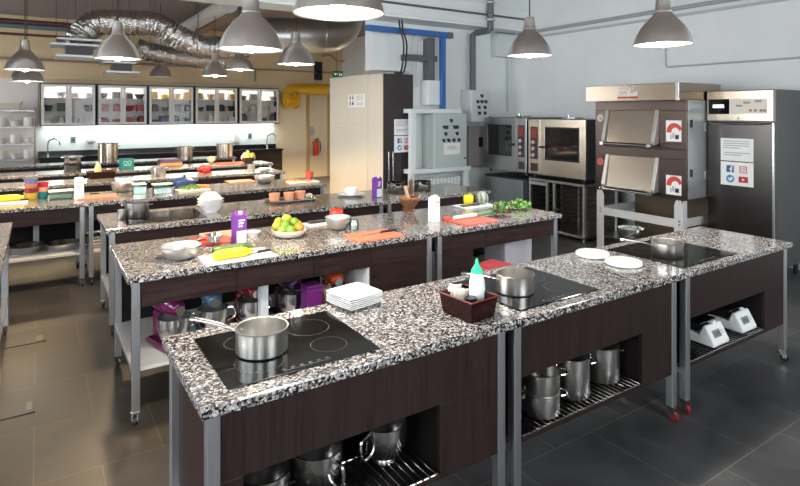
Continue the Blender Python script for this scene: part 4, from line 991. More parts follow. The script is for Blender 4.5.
def inbox(u, v, z=.906):
    c, s = math.cos(ca), math.sin(ca); return (cc[0]+u*lw*c-v*ld*s, cc[1]+u*lw*s+v*ld*c, z)
bx = at(477, 309, .9085)
t = thing('squeeze_bottle', 'clear squeeze bottle with bright green pointed cap, standing in the caddy', 'bottle', bx)
MB().lathe([(0,0),(.036,0),(.039,.004),(.039,.055),(.039,.06)], 24).build('sauce', C('sauce_tan', .42, .26, .10, .4), t)
MB().lathe([(.0395,.06),(.0395,.10),(.037,.14),(.031,.165),(.027,.18),(0,.18)], 24).build('bottle_body', C('bottle_frost', .74, .78, .75, .35, spec=.5), t)
MB().lathe([(0,.18),(.029,.18),(.029,.192),(.024,.20),(.012,.215),(.006,.245),(.004,.25),(0,.25)], 20).build('cap', C('cap_green', .02, .62, .28, .35), t)
bx = at(471, 315, .906)
t = thing('seasoning_jar', 'small jar with a black lid at the front of the dark red caddy', 'jar', bx)
MB().lathe([(0,0),(.026,0),(.028,.004),(.028,.05),(0,.05)], 20).build('jar_body', C('jar_red', .18, .02, .02, .15), t)
MB().lathe([(0,.05),(.03,.05),(.03,.082),(.027,.086),(0,.086)], 20).build('lid', BPL, t)
bx = at(455, 307, .906); m = MB()
for k in range(7):
    i0 = len(m.v); m.box(-.045, .045, -.035+k*.009, -.029+k*.009, 0, .085+rnd.uniform(-.01, .01)); m.xf(Matrix.Rotation(rnd.uniform(-.16, .16), 4, 'X') @ Matrix.Rotation(rnd.uniform(-.25, .1), 4, 'Y'), i0)
m.xf(Matrix.Rotation(.25, 4, 'Y'))
for v in m.v: pass
zmin = min(v[2] for v in m.v)
tag(m.build('paper_napkin', C('napkin', .82, .76, .70, .7), None, (bx[0], bx[1], .907-zmin), smooth=0, bev=.002, rz=ca), 'bunch of crumpled white paper napkins in the dark red caddy', 'napkin')
# mixer bowls, pots and scales under the front counter
def mixer_bowl(lb, px, Y, r, h, z, side, group):
    x = onY(px, 300, Y)[0]
    t = thing('mixer_bowl', lb, 'bowl', (x, Y, z), side, group)
    MB().lathe([(0,0),(r*.5,0),(r*.5,.012),(r*.46,.02),(r*.72,h*.22),(r*.9,h*.45),(r*.98,h*.75),(r,h),(r+.004,h+.002),(r-.004,h+.001),(r*.94,h*.7),(r*.84,h*.42),(r*.6,h*.16),(0,.022)], 36).build('body', STEEL, t, smooth=50)
    m = MB(); m.tube(spline([(r*.93, 0, h*.88), (r+.045, 0, h*.86), (r+.055, 0, h*.6), (r+.035, 0, h*.32), (r*.82, 0, h*.36)], 5), .008, 10); m.build('handle', CHROME, t)
    return t
mixer_bowl('steel mixer bowl nearest the left end of the front counter, under it', 263, 2.10, .105, .175, .3215, R(60), 'mixer bowls under the front counter')
mixer_bowl('middle one of three steel mixer bowls under the front counter, handle towards us', 317, 2.12, .108, .175, .3215, R(-75), 'mixer bowls under the front counter')
mixer_bowl('right one of three steel mixer bowls under the front counter, handle to its left', 384, 2.13, .105, .175, .3215, R(200), 'mixer bowls under the front counter')
def stockpot(lb, x, y, z, r, h, group, rz=0., mt_=None):
    t = thing('stockpot', lb, 'pot', (x, y, z), rz, group)
    MB().lathe([(0,0),(r*.97,0),(r,.005),(r,h-.004),(r+.004,h),(r-.003,h),(r-.003,.01),(0,.008)], 40).build('body', mt_ or BRUSH, t, smooth=40)
    for s in (-1, 1):
        m = MB(); m.tube(spline([(s*r, -.035, h*.8), (s*(r+.03), -.03, h*.82), (s*(r+.038), 0, h*.83), (s*(r+.03), .03, h*.82), (s*r, .035, h*.8)], 4), .005, 8); m.build('handle', CHROME, t)
    return t
PG = 'steel pots under the front counter'
x = onY(540.5, 400, 2.03)[0]
stockpot('lower pot of the stacked pair under the middle of the front counter', x, 2.03, .3215, .098, .112, PG, -.5)
stockpot('upper pot of the stacked pair under the middle of the front counter', x, 2.03, .434, .098, .105, PG, -.5)
stockpot('tall steel pot between the stacked pots and the rightmost pot', onY(571.5, 380, 2.065)[0], 2.065, .3215, .098, .215, PG, -.5)
stockpot('rightmost steel pot of the row under the front counter, handle out right', onY(602, 370, 2.09)[0], 2.09, .3215, .098, .195, PG, -.35)
def scale(lb, px, Y, rz):
    x = onY(px, 350, Y)[0]
    t = thing('kitchen_scale', lb, 'scale', (x, Y, .3215), rz, 'digital scales under the front counter')
    w = .098
    m = MB(); m.prism([(-.10, .0), (.16, .0), (.16, .055), (.0, .06), (-.025, .125), (-.045, .128), (-.105, .02)], -w, w, 'x')
    m.build('body', WPL, t, smooth=0, bev=.008)
    # sloped display
    n = Vector((0, -.878, .478)); 
    Mx = Matrix.Translation((0, -.078, .072)) @ Matrix.Rotation(math.atan2(.108, .060), 4, 'X')
    m = MB().box(-.062, .028, -.022, .026, 0, .002).xf(Mx); m.build('display', C('lcd_green', .22, .27, .22, .2), t, smooth=0)
    m = MB()
    for k in range(4): m.box(-.045+k*.017, -.034+k*.017, -.012, .014, .002, .0026)
    m.xf(Mx); m.build('display_digits', C('lcd_dark', .05, .06, .05, .4), t, smooth=0)
    m = MB().box(.04, .062, -.012, .018, 0, .0035).xf(Mx); m.build('button', C('button_pale', .60, .62, .63, .4), t, smooth=0, bev=.001)
    MB().box(-.015, .015, -.055, -.035, .125, .15).build('sensor_tab', WPL, t, smooth=0, bev=.003)
    MB().box(-w*1.08, w*1.08, -.012, .22, .128, .136).build('weighing_plate', mat('plate_dark_steel', (.25, .25, .26), .25, 1.), t, smooth=0, bev=.003)
    MB().box(-.06, .06, .04, .17, .05, .129).build('plate_support', BPL, t, smooth=0)
    return t
scale('white digital scale under the front counter, the nearer of two, green display', 706.5, 2.035, .0)
scale('white digital scale under the front counter, the one farther right', 735, 2.05, .0)

# ================================================================ generators for small kitchen things
def bowl(lb, px, py, r, h, z=.9005, m_=BOWLST, g=None, rb=None, name='mixing_bowl'):
    return solo_lathe(name, bowl_prof(r, h, rb), m_, at(px, py, z), lb, 'bowl', g, 36)
def board(lb, px, py, w, d, m_, rz=0., z=.9005, th=.015, name='chopping_board', cat='chopping board', g='chopping boards on the counters'):
    c = at(px, py, z)
    return tag(MB().box(-w/2, w/2, -d/2, d/2, 0, th).build(name, m_, None, c, smooth=0, bev=.004, rz=rz), lb, cat, g)
def knife(lb, px, py, rz, z, L=.30):
    c = at(px, py, z); t = thing('kitchen_knife', lb, 'knife', c, rz, 'kitchen knives on the boards')
    m = MB(); m.prism([(-L*.6, -.004), (-L*.55, -.018), (0, -.022), (.0, .014), (-L*.3, .012)], 0, .003); m.build('blade', STEEL, t, smooth=0)
    m = MB(); m.box(0, L*.4, -.013, .011, -.0, .016); m.build('handle', BPL, t, smooth=0, bev=.004)
def carton(lb, px, py, w, d, h, body, cap, lab=None, rz=0., name='milk_carton', g=None, mark=None):
    c = at(px, py, .9005); t = thing(name, lb, 'carton', c, rz, g)
    MB().box(-w/2, w/2, -d/2, d/2, 0, h*.9).build('body', body, t, smooth=0, bev=.003)
    m = MB(); m.add([(-w/2,-d/2,h*.9),(w/2,-d/2,h*.9),(w/2,d/2,h*.9),(-w/2,d/2,h*.9),(-w/2+.004,-.003,h),(w/2-.004,-.003,h),(w/2-.004,.003,h),(-w/2+.004,.003,h)], [(0,1,5,4),(1,2,6,5),(2,3,7,6),(3,0,4,7),(4,5,6,7),(3,2,1,0)])
    m.build('gable', body, t, smooth=0)
    MB().cyl((0, -d*.25, h*.93), .014, .022, 14).build('cap', cap, t)
    if lab: 
        MB().box(-w/2+.004, w/2-.004, -d/2-.0012, -d/2, h*.03, h*.42).build('label_panel', lab, t, smooth=0)
        m = MB(); 
        for k in range(3): m.box(-w*.28, w*.3-.1*w*k, -d/2-.0012, -d/2, h*(.72-.09*k), h*(.77-.09*k))
        m.build('printed_lines', C('print_lilac', .75, .65, .82, .5), t, smooth=0)
    if mark:
        m = MB(); m.tube([(w*.28*math.cos(R(g_)), -d/2-.001, h*.70+w*.22*math.sin(R(g_))) for g_ in range(0, 181, 20)], .003, 6); m.box(-w*.3, w*.3, -d/2-.0012, -d/2, h*.60, h*.62); m.build('printed_mark', mark, t, smooth=0)
    return t
PURP = C('purple_print', .15, .028, .27, .5)
SAGE = C('label_sage', .55, .62, .60, .5)
# ================================================================ second counter
c2 = 'on the second counter'
bowl('shiny steel mixing bowl at the left end of the second counter', 181, 258, .128, .085)
board('white chopping board with a cucumber and a yellow courgette on it', 237, 257.5, .46, .25, WHB, .0)
def squash(lb, px, py, L, r, m_, rz, z, name='courgette', tip=None):
    c = at(px, py, z); t = thing(name, lb, 'vegetable', c, rz)
    m = MB(); n = 14
    m.tube([(L*(k/(n-1)-.5), .012*math.sin(k/(n-1)*math.pi), r) for k in range(n)], [max(.15, min(1., .25+1.1*math.sin(math.pi*min(k/(n-1)*1.0+.05, .97))**.5))*r for k in range(n)], 16)
    m.build('flesh', m_, t, smooth=70)
    m = MB(); m.tube([(L*.49, 0, r), (L*.49+.02, .004, r)], [.007, .009], 8); m.build('stem', C('stem_green', .20, .26, .08, .5), t)
YEL = C('courgette_yellow', .82, .60, .02, .35); DGR = C('cucumber_green', .05, .11, .022, .35)
squash('dark green courgette lying behind the yellow one on the white board', 233, 253, .27, .030, DGR, .02, .9165)
squash('bright yellow courgette on the white board of the second counter', 233, 258.5, .25, .033, YEL, .03, .9165)
knife('knife with a dark handle beside the yellow courgette', 258, 252.8, .12, .916, .22)
board('orange-red chopping board left of the purple carton, the nearer one under dark meat pieces', 208, 242.3, .34, .20, REDB, .0, g='orange boards left of the purple carton')
board('salmon chopping board behind the nearer orange-red one, left of the purple carton', 219, 235.5, .26, .20, C('salmon_board', .80, .34, .22, .5), .0, g='orange boards left of the purple carton')
for k, (px, py) in enumerate([(196, 241), (207, 239.5)]):
    c = at(px, py, .9165); tag(MB().sph((0, 0, .012), .05, 12, 8, 1.4, .6, .24).build('meat_piece', C('meat_red', .30, .05, .025, .5), None, c), ('dark red strip of meat at the left end of the orange-red board', 'dark red strip of meat in the middle of the orange-red board')[k], 'meat', 'meat strips')
c = at(214, 240, .94)
t = thing('measuring_ladle', 'round steel ladle lying on the salmon board by the purple carton', 'ladle', (c[0], c[1], .9185), R(190))
MB().lathe([(0,0),(.03,.003),(.055,.025),(.065,.062),(.067,.064),(.061,.062),(.05,.028),(0,.008)], 24).build('cup', CHROME, t)
m = MB(); m.tube([(.064, 0, .06), (.12, 0, .045), (.20, 0, .018)], .006, 8, flat=.6); m.build('handle', STEEL, t)
carton('purple carton with a white lower panel at the left of the second counter', 239, 243, .085, .085, .235, PURP, WPL, SAGE, .15, 'juice_carton')
c = at(253, 236, .9005); solo_lathe('small_dish', [(0,0),(.035,0),(.055,.035),(.057,.036),(.05,.034),(.03,.006),(0,.005)], CER, c, 'small white dish just right of the purple carton', 'dish')
# citrus bowl
cb = at(289, 236.5, .9005); db = cb[0]*FXv+cb[1]*FYv
solo_lathe('fruit_bowl', bowl_prof(.135, .062, .06, .005, False), C('bowl_cream', .62, .56, .46, .3), cb, 'cream bowl of limes and oranges on the second counter', 'bowl', None, 36)
FRU = [(277, 226.5, -.02, (.58, .55, .05), 'yellow-green lime at the left rim of the citrus bowl'), (286.5, 218.8, .0, (.50, .50, .06), 'yellowish lime on top of the citrus heap'),
       (294, 222.3, .01, (.22, .44, .04), 'green lime at the upper right of the citrus heap'), (285, 225.5, -.055, (.20, .45, .05), 'bright green lime in the centre of the citrus bowl'),
       (282, 230.5, -.085, (.34, .50, .06), 'pale green lime low at the front left of the citrus bowl'), (290.5, 230.5, -.09, (.24, .48, .05), 'green lime low at the front of the citrus bowl'),
       (299, 227.5, -.05, (.85, .36, .02), 'orange at the right rim of the citrus bowl'), (279, 222.0, .06, (.45, .50, .06), 'lime at the back left of the citrus bowl'), (297, 224.5, .055, (.80, .42, .03), 'orange half hidden at the back of the citrus bowl')]
for px, py, dd_, col_, lb in FRU:
    x, y, z = atd(px, py, db+dd_); r = .040
    mt_ = C('peel_%d' % (FRU.index((px, py, dd_, col_, lb))), col_[0]*.62, col_[1]*.62, col_[2]*.62, .38, bump=((160, 160, 160), .15, .002))
    orange = 'orange' in lb
    t = thing('orange' if orange else 'lime', lb, 'orange' if orange else 'lime', (x, y, z-r), 0, 'citrus fruit in the cream bowl')
    MB().sph((0, 0, r), r, 18, 12, 1, 1, .96).build('peel', mt_, t, smooth=80); MB().cyl((0, 0, 2*r-.0035), .004, .003, 8).build('stem_end', C('stem_brown', .2, .16, .05, .6), t)
board('white tray behind the lime bowl holding a dark knife block', 318, 224.5, .22, .17, WHB, .05, .9005, .012, 'serving_tray', 'tray', None)
c = at(317, 222.5, .914); tag(MB().box(-.08, .08, -.03, .03, 0, .018).build('dark_tin', C('tin_dark', .05, .055, .06, .3), None, c, smooth=0, bev=.005), 'dark flat tin lying on the small white tray', 'tin')
bowl('deep steel bowl with the red tomato behind it on the second counter', 338, 229, .105, .10)
for k, (px, py, s) in enumerate([(336, 213.2, 1.)]):
    c = at(336.5, 219.3, .9005); dT = c[0]*FXv+c[1]*FYv
    t = thing('tomato', 'bright red tomato showing above the deep steel bowl', 'tomato', c)
    MB().lathe([(0, .012), (.02, .002), (.05, .012), (.066, .05), (.058, .088), (.03, .104), (.008, .098), (0, .094)], 24).build('flesh', C('tomato_red', .70, .04, .02, .25), t, smooth=80)
    m = MB()
    for g in range(5): a = g*2*math.pi/5; m.tube([(0, 0, .10), (.02*math.cos(a), .02*math.sin(a), .106), (.034*math.cos(a), .034*math.sin(a), .102)], [.005, .004, .001], 6)
    m.build('calyx', DGR, t)
c = at(354, 229.5, .9005)
t = thing('glass_jar', 'small glass jar right of the deep steel bowl', 'jar', c)
MB().lathe([(0,0),(.038,0),(.04,.004),(.04,.06),(.032,.075),(.032,.085),(.029,.085),(.029,.074),(.036,.06),(.036,.006),(0,.005)], 20).build('jar_body', TUBGL, t); MB().lathe([(0,.006),(.035,.006),(.035,.04),(0,.045)], 18).build('contents', C('jar_garlic', .72, .68, .60, .6), t)
board('orange chopping board with a long knife, in front of the mortar', 374, 236.3, .39, .27, ORB, .0)
knife('long knife with a brown handle on the orange board before the mortar', 381, 232.8, .06, .9165, .38)
c = at(409, 210.5, .9005)
t = thing('mortar', 'brown wooden mortar on the second counter, pestle standing in it', 'mortar', c)
MB().lathe([(0,0),(.062,0),(.065,.01),(.05,.022),(.06,.04),(.088,.08),(.098,.12),(.104,.135),(.100,.138),(.09,.125),(.07,.07),(.03,.04),(0,.036)], 30).build('body', C('mortar_wood', .13, .048, .025, .35, var=((8, 8, 40), .2, (.20, .08, .04))), t)
MB().lathe([(.098,.118),(.105,.120),(.108,.134),(.100,.1385),(.094,.134)], 30).build('rim', C('mortar_rim', .36, .15, .05, .35), t)
t = thing('pestle', 'pale wooden pestle leaning in the brown mortar', 'pestle', (c[0]+.015, c[1], .945), 0)
m = MB(); m.tube([(.0, 0, 0), (-.02, .0, .07), (-.045, .005, .15), (-.055, .006, .20)], [.024, .019, .015, .019], 14); m.build('shaft', C('pestle_wood', .58, .38, .24, .5), t, smooth=70)
carton('white milk carton standing on the second counter right of the mortar', 434, 221.5, .075, .075, .235, MILKP, C('cap_white', .8, .8, .8, .4), None, .2, mark=C('print_red', .6, .12, .10, .5))
tag(MB().box(-.035, .035, -.035, .035, 0, .03).build('small_box', C('box_red', .65, .10, .06, .5), None, at(447, 220.5, .9005), smooth=0, bev=.003), 'small red box just right of the milk carton', 'box')
board('red chopping board with a leek along its back edge', 473, 221.5, .37, .25, C('coral_board', .78, .14, .10, .45), .0)
c = at(474, 217.2, .9165)
t = thing('leek', 'leek lying along the back of the red board, green end right', 'vegetable', c, .02)
m = MB(); m.tube([(-.24, 0, .02), (-.1, 0, .02), (.02, 0, .02)], [.016, .018, .018], 12); m.build('white_stalk', C('leek_white', .76, .76, .62, .45), t, smooth=70)
m = MB(); m.tube([(.02, 0, .02), (.12, .003, .022), (.22, .006, .022), (.26, .006, .02)], [.018, .022, .026, .012], 12, flat=.8); m.build('green_leaves', C('leek_green', .10, .22, .10, .45), t, smooth=70)
board('white chopping board under the yellow pepper at the back of the second counter', 474, 206.3, .40, .22, WHB, .0)
c = at(468.5, 204, .918)
t = thing('bell_pepper', 'yellow bell pepper on the white board at the back', 'vegetable', c)
m = MB(); n = 24; P = [(0, .01), (.03, 0), (.05, .012), (.056, .05), (.055, .085), (.035, .098), (.012, .090), (0, .086)]
m.lathe(P, n)
m.v = [(x*(1+.09*math.cos(4*math.atan2(y, x))), y*(1+.09*math.cos(4*math.atan2(y, x))), z) for x, y, z in m.v]; m.build('flesh', C('pepper_yellow', .85, .62, .02, .25), t, smooth=80)
m = MB(); m.tube([(0, 0, .088), (.004, 0, .105), (.012, 0, .118)], [.008, .006, .006], 8); m.build('stem', C('stem_green', .20, .26, .08, .5), t)
tag(MB().box(-.11, .11, -.035, .035, 0, .012).build('dark_tin', C('tin_dark', .05, .055, .06, .3), None, at(470, 205.6, .9165), smooth=0, bev=.004), 'flat black tray under the yellow pepper', 'tin')
c = at(482, 204, .9165)
t = thing('artichoke', 'grey-green artichoke beside the yellow pepper', 'vegetable', c)
m = MB(); m.sph((0, 0, .06), .055, 14, 8, 1, 1, 1.05); m.build('heart', C('artichoke_core', .26, .30, .22, .6), t)
for lay in range(5):
    for k in range(9-lay):
        a = k*2*math.pi/(9-lay)+lay*.35; el = R(-30+lay*28); r0 = .058
        ctr = Vector((r0*math.cos(el)*math.cos(a), r0*math.cos(el)*math.sin(a), .06+r0*math.sin(el)))
        m = MB(); 
        q = MB()
        nrm = (ctr-Vector((0, 0, .05))).normalized(); sd_ = nrm.cross(Vector((0, 0, 1))); sd_ = sd_.normalized() if sd_.length > .01 else Vector((1, 0, 0)); upv = sd_.cross(nrm).normalized()
        vs = [ctr-upv*.02-sd_*.016, ctr-upv*.02+sd_*.016, ctr+sd_*.019+nrm*.008, ctr+upv*.03+nrm*.014, ctr-sd_*.019+nrm*.008, ctr+nrm*.014]
        m.add(vs, [(0,1,5),(1,2,5),(2,3,5),(3,4,5),(4,0,5)])
        m.build('scale_leaf', C('artichoke_leaf', .34, .38, .31, .55), t, smooth=0)
# wicker basket with herbs
c = at(503, 211.2, .9005); r0 = .085
t = thing('wicker_basket', 'brown wicker basket of green herbs at the right end of the second counter', 'basket', c)
m = MB(); m.lathe([(0,0),(r0*.8,0),(r0*1.0,.03),(r0*1.12,.065),(r0*1.05,.065),(r0*.95,.03),(r0*.76,.006),(0,.006)], 28); 
for k in range(7):
    rr = r0*(.82+.3*k/6); z = .006+.009*k
    m.tube([((rr+(.003 if (g+k) % 2 else -.001))*math.cos(g*math.pi/14), (rr+(.003 if (g+k) % 2 else -.001))*math.sin(g*math.pi/14), z) for g in range(28)], .0045, 6, True)
m.build('weave', C('wicker_brown', .17, .07, .03, .6), t)
def herb(lb, name, px, py, n, spread, hgt, col_, z=.9005, sz=.024, sx=1.):
    c = at(px, py, z); t = thing(name, lb, 'herbs', c)
    m = MB(); s_ = MB()
    for k in range(n):
        a = rnd.uniform(0, 6.28); r = spread*math.sqrt(rnd.random()); x, y = sx*r*math.cos(a), r*math.sin(a); zz = rnd.uniform(.01, hgt)*(1.05-.6*r/spread)
        nx, ny, nz = rnd.uniform(-1, 1), rnd.uniform(-1, 1), rnd.uniform(.2, 1); N = Vector((nx, ny, nz)).normalized(); u = N.orthogonal().normalized(); v = N.cross(u); g = rnd.uniform(0, 6.28)
        U = u*math.cos(g)+v*math.sin(g); V = N.cross(U); s = sz*rnd.uniform(.6, 1.2); c0 = Vector((x, y, zz+.012))
        m.add([c0-U*s, c0-U*s*.2+V*s*.5, c0+U*s+N*s*.2, c0-U*s*.2-V*s*.5], [(0,1,2,3)])
        if k % 6 == 0: s_.tube([(x*.4, y*.4, .004), (x, y, zz+.01)], .0016, 5)
    m.build('leaves', col_, t, smooth=0); s_.build('stems', C('herb_stem', .22, .38, .10, .5), t)
herb('bunch of green herb leaves heaped in the wicker basket', 'herb_bunch', 502.5, 210.8, 190, .075, .08, C('herb_green', .07, .18, .04, .5, var=((40, 40, 40), .2, (.18, .34, .10))), .955)
herb('loose bunch of fresh parsley lying right of the wicker basket', 'parsley_bunch', 519, 209, 300, .12, .09, C('parsley_green', .09, .25, .04, .5, var=((40, 40, 40), .2, (.24, .44, .11))), .9005)
# red cushioned stool and white carton board behind the second counter's right end
c = at(496, 262, .72)
t = thing('stool', 'stool with a red padded seat between the first two counters', 'stool', (c[0], c[1], 0), .2)
MB().box(-.13, .13, -.14, .14, .63, .70).build('seat', C('seat_red', .26, .012, .02, .4), t, smooth=0, bev=.02)
for sx_ in (-1, 1):
    for sy_ in (-1, 1): MB().rod((sx_*.14, sy_*.12, .62), (sx_*.16, sy_*.14, 0), .014, 10).build('leg', STEEL, t)
m = MB(); m.tube([(-.15, -.13, .2), (.15, -.13, .2), (.15, .13, .2), (-.15, .13, .2)], .01, 8, True); m.build('footrest', STEEL, t)
x0 = onY(505, 250, 3.95)[0]; x1 = onY(532, 250, 3.95)[0]
t = thing('white_bin', 'tall white bin standing under the right end of the second counter', 'bin', ((x0+x1)/2, 4.1, .3305), 0)
w_ = (x1-x0)/2
MB().box(-w_, w_, -.15, .15, 0, .34).build('body', C('bin_white', .66, .64, .70, .45), t, smooth=0, bev=.01)
MB().box(-w_-.006, w_+.006, -.156, .156, .34, .365).build('lid', C('bin_lid', .58, .57, .62, .45), t, smooth=0, bev=.008)
# stand mixers under the second counter
def mixer(lb, px, Y, col_, rz, bowl_=True):
    x = onY(px, 300, Y)[0]
    t = thing('stand_mixer', lb, 'stand mixer', (x, Y, .3305), rz, 'stand mixers under the second counter')
    m = MB(); m.box(-.17, .14, -.095, .095, 0, .035); m.build('base', col_, t, bev=.015, smooth=0)
    m = MB(); m.box(.05, .135, -.05, .05, .03, .21); m.build('column', col_, t, bev=.02, smooth=0)
    m = MB(); m.tube(spline([(.15, 0, .265), (.10, 0, .272), (.0, 0, .275), (-.10, 0, .268), (-.16, 0, .258)], 5), [.035, .05, .058, .064, .068, .070, .071, .072, .073, .073, .073, .072, .071, .069, .066, .062, .058, .054, .049, .044, .036], 18, flat=.92)
    m.build('motor_head', col_, t, smooth=60)
    MB().tube([(-.168, 0, .258), (-.178, 0, .257)], .03, 16).build('attachment_hub', CHROME, t); MB().tube([(-.03, 0, .275), (-.015, 0, .275)], .074, 22, flat=.92).build('trim_band', CHROME, t)
    m = MB(); m.cyl((-.09, 0, .17), .02, .05, 12); m.build('beater_shaft', STEEL, t)
    r, h = .10, .165
    b_ = MB().lathe([(0,.0),(r*.62,0),(r*.64,.012),(r*.8,h*.12),(r*.96,h*.38),(r,h*.7),(r,h),(r+.004,h+.002),(r-.003,h),(r*.97,h*.66),(r*.9,h*.36),(r*.7,h*.14),(0,.02)], 30, (-.085, 0, .036)).build('bowl', STEEL, t, smooth=50)
    m = MB(); m.tube(spline([(-.085, -r*.95, .036+h*.9), (-.085, -r-.04, .036+h*.86), (-.085, -r-.045, .036+h*.5), (-.085, -r*.8, .036+h*.35)], 5), .007, 8); m.build('bowl_handle', CHROME, b_)
    MB().cyl((.09, -.058, .16), .016, .02, 12).build('knob', BPL, t)
    return t
mixer('magenta stand mixer at the left end under the second counter', 168, 3.97, C('mixer_magenta', .14, .006, .065, .2, coat=.5), R(105))
mixer('blue stand mixer under the second counter, beside the magenta one', 211, 4.0, C('mixer_blue', .05, .12, .21, .2, coat=.5), R(85))
mixer('dark red stand mixer under the second counter, left of the white post', 247, 4.03, C('mixer_red', .20, .014, .022, .2, coat=.5), R(95))
mixer('dark violet stand mixer under the second counter, right of the white post', 287, 4.03, C('mixer_violet', .055, .028, .085, .2, coat=.5), R(95))
mixer('orange-red stand mixer under the second counter, beside the white divider', 332, 3.95, C('mixer_orange', .50, .07, .02, .2, coat=.5), R(80))
x = onY(311.5, 290, 3.74)[0]
t = thing('storage_tin', 'tall deep purple tin between the violet and orange mixers', 'tin', (x, 3.74, .3305))
MB().box(-.06, .06, -.06, .06, 0, .27).build('body', C('tin_purple', .13, .012, .14, .4), t, smooth=0, bev=.006); MB().box(-.062, .062, -.062, .062, .27, .30).build('lid', C('tin_purple_dark', .09, .01, .10, .4), t, smooth=0, bev=.005)
t = thing('storage_jar', 'dark glass jar between the purple tin and the orange mixer', 'jar', (onY(325, 290, 3.74)[0], 3.74, .3305))
MB().lathe([(0,0),(.05,0),(.052,.006),(.052,.2),(.04,.23),(0,.23)], 20).build('jar_body', C('jar_brown', .09, .035, .02, .2), t); MB().cyl((0,0,.23), .043, .03, 18).build('lid', C('jar_lid', .35, .26, .18, .3, metal=.6), t)

# ================================================================ third counter
cooktop('black glass cooktop at the left end of the third counter, mirroring the lit wall', .64, 1.32, 5.32, 5.86, g='glass cooktops')
c = at(137, 217, .9065)
stockpot('dark shiny pot with two side handles on the third counter cooktop', c[0], c[1], .907, .10, .14, None, -.55, mat('pot_mid_steel', (.45, .44, .43), .3, 1.))
c = at(121.5, 219, .907); solo_lathe('steel_tumbler', [(0,0),(.03,0),(.032,.004),(.034,.085),(.032,.085),(.03,.006),(0,.005)], BRUSH, c, 'small steel tumbler beside the dark two-handled pot', 'cup')
def sq_lathe(m, prof, n=36, e=3.2):
    "lathe with a soft square outline"
    m.lathe(prof, n); o = []
    for x, y, z in m.v:
        r = math.hypot(x, y)
        if r < 1e-6: o.append((x, y, z)); continue
        c_, s_ = abs(x/r), abs(y/r); k = 1/((c_**e+s_**e)**(1/e)); o.append((x*k, y*k, z))
    m.v = o; return m
c = at(210.5, 211.5, .9005); pm = None
BO = ['lowest', 'second from below', 'third from below']
bp_ = [(0,0),(.058,0),(.06,.006),(.085,.03),(.112,.068),(.118,.072),(.110,.070),(.082,.034),(.055,.010),(0,.008)]
for k in range(3):
    if pm is None: pm = sq_lathe(MB(), bp_).build('square_bowl', CER, None, smooth=50); o = pm
    else: o = pm.copy(); COL.objects.link(o)
    o.location = (c[0], c[1], .9005+k*.028); o.rotation_euler[2] = R(12)+rnd.uniform(-.08, .08)
    tag(o, 'soft square white bowl, %s of the stack on the third counter' % BO[k], 'bowl', 'stacked square white bowls')
o = sq_lathe(MB(), [(.112,.0),(.105,.004),(.085,.035),(.058,.058),(.05,.062),(0,.062),(0,.055),(.05,.054),(.08,.03),(.106,0)]).build('square_bowl', CER, None, (c[0], c[1], .9005+2*.028+.0725), smooth=50)
tag(o, 'soft square white bowl turned upside down on top of the bowl stack', 'bowl', 'stacked square white bowls')
c = at(290, 201, .9005)
t = thing('baking_tray', 'steel baking tray carrying orange cups on the third counter', 'tray', c, .0)
open_box(MB(), .50, .30, .022, t=.004, taper=.93).build('tray', mat('tray_steel', (.32, .32, .33), .25, 1.), t, smooth=0, bev=.002)
m = MB(); m.tube([(-.25, -.15, .022), (.25, -.15, .022), (.25, .15, .022), (-.25, .15, .022)], .005, 8, True); m.build('rim', STEEL, t)
CUPO = C('cup_orange', .72, .27, .14, .5, var=((25, 25, 25), .2, (.80, .40, .25)))
for k, (px, py) in enumerate([(274.5, 201), (289, 200), (300, 198.5)]):
    cc_ = at(px, py, .906)
    t = thing('ramekin', 'ridged orange cup on the baking tray, %s' % ['nearest the stacked white bowls', 'the middle of three', 'nearest the white plate and bowl'][k], 'cup', cc_, 0, 'orange cups on the tray')
    m = MB(); n = 40; m.lathe([(0,0),(.048,0),(.062,.085),(.058,.085),(.045,.008),(0,.008)], n)
    m.v = [(x*(1+.03*math.cos(10*math.atan2(y, x))), y*(1+.03*math.cos(10*math.atan2(y, x))), z) for x, y, z in m.v]
    m.build('paper_case', CUPO, t, smooth=60); MB().lathe([(0,.07),(.053,.07),(.04,.080),(0,.086)], 20).build('filling', C('cup_filling', .62, .30, .18, .6), t)
c = at(309, 197.5, .906); tag(MB().sph((0,0,.026), .028, 12, 8, 1.6, 1, .9).build('bread_roll', C('roll_pale', .74, .62, .50, .6), None, c), 'pale roll at the right end of the baking tray', 'bread')
c = at(351, 195.5, .9005)
solo_lathe('plate', [(0,0),(.09,0),(.10,.006),(.165,.024),(.167,.027),(.10,.012),(0,.010)], CER, c, 'wide white plate under a white bowl on the third counter', 'plate', None, 40)
solo_lathe('soup_bowl', [(0,.0),(.045,0),(.045,.008),(.07,.025),(.085,.075),(.088,.082),(.083,.08),(.065,.028),(0,.014)], CER, (c[0], c[1], .9115), 'white bowl standing on the wide white plate', 'bowl', None, 36)
carton('purple carton on the third counter before the tall dark cabinet', 377, 197, .085, .085, .235, PURP, WPL, SAGE, .2, 'juice_carton')
for px, py, r, h, lb in [(396, 193, .105, .135, 'shiny dark mixing pot before the cabinet handles, left of two'), (422.5, 191, .105, .125, 'shiny dark mixing pot before the radiator, right of two')]:
    c = at(px, py, .9005)
    stockpot(lb, c[0], c[1], .9005, r, h, 'mixing pots on the third counter', .4, mat('pot_mirror', (.30, .29, .28), .1, 1.))
c = at(411, 191, .9005); t = thing('wooden_pestle', 'small wooden spice mill between the two mixing pots', 'mill', c); MB().lathe([(0,0),(.028,0),(.03,.02),(.02,.06),(.026,.11),(.018,.14),(0,.145)], 16).build('body', C('mill_wood', .20, .08, .04, .4), t); MB().sph((0,0,.155), .014, 10, 8).build('knob', STEEL, t)

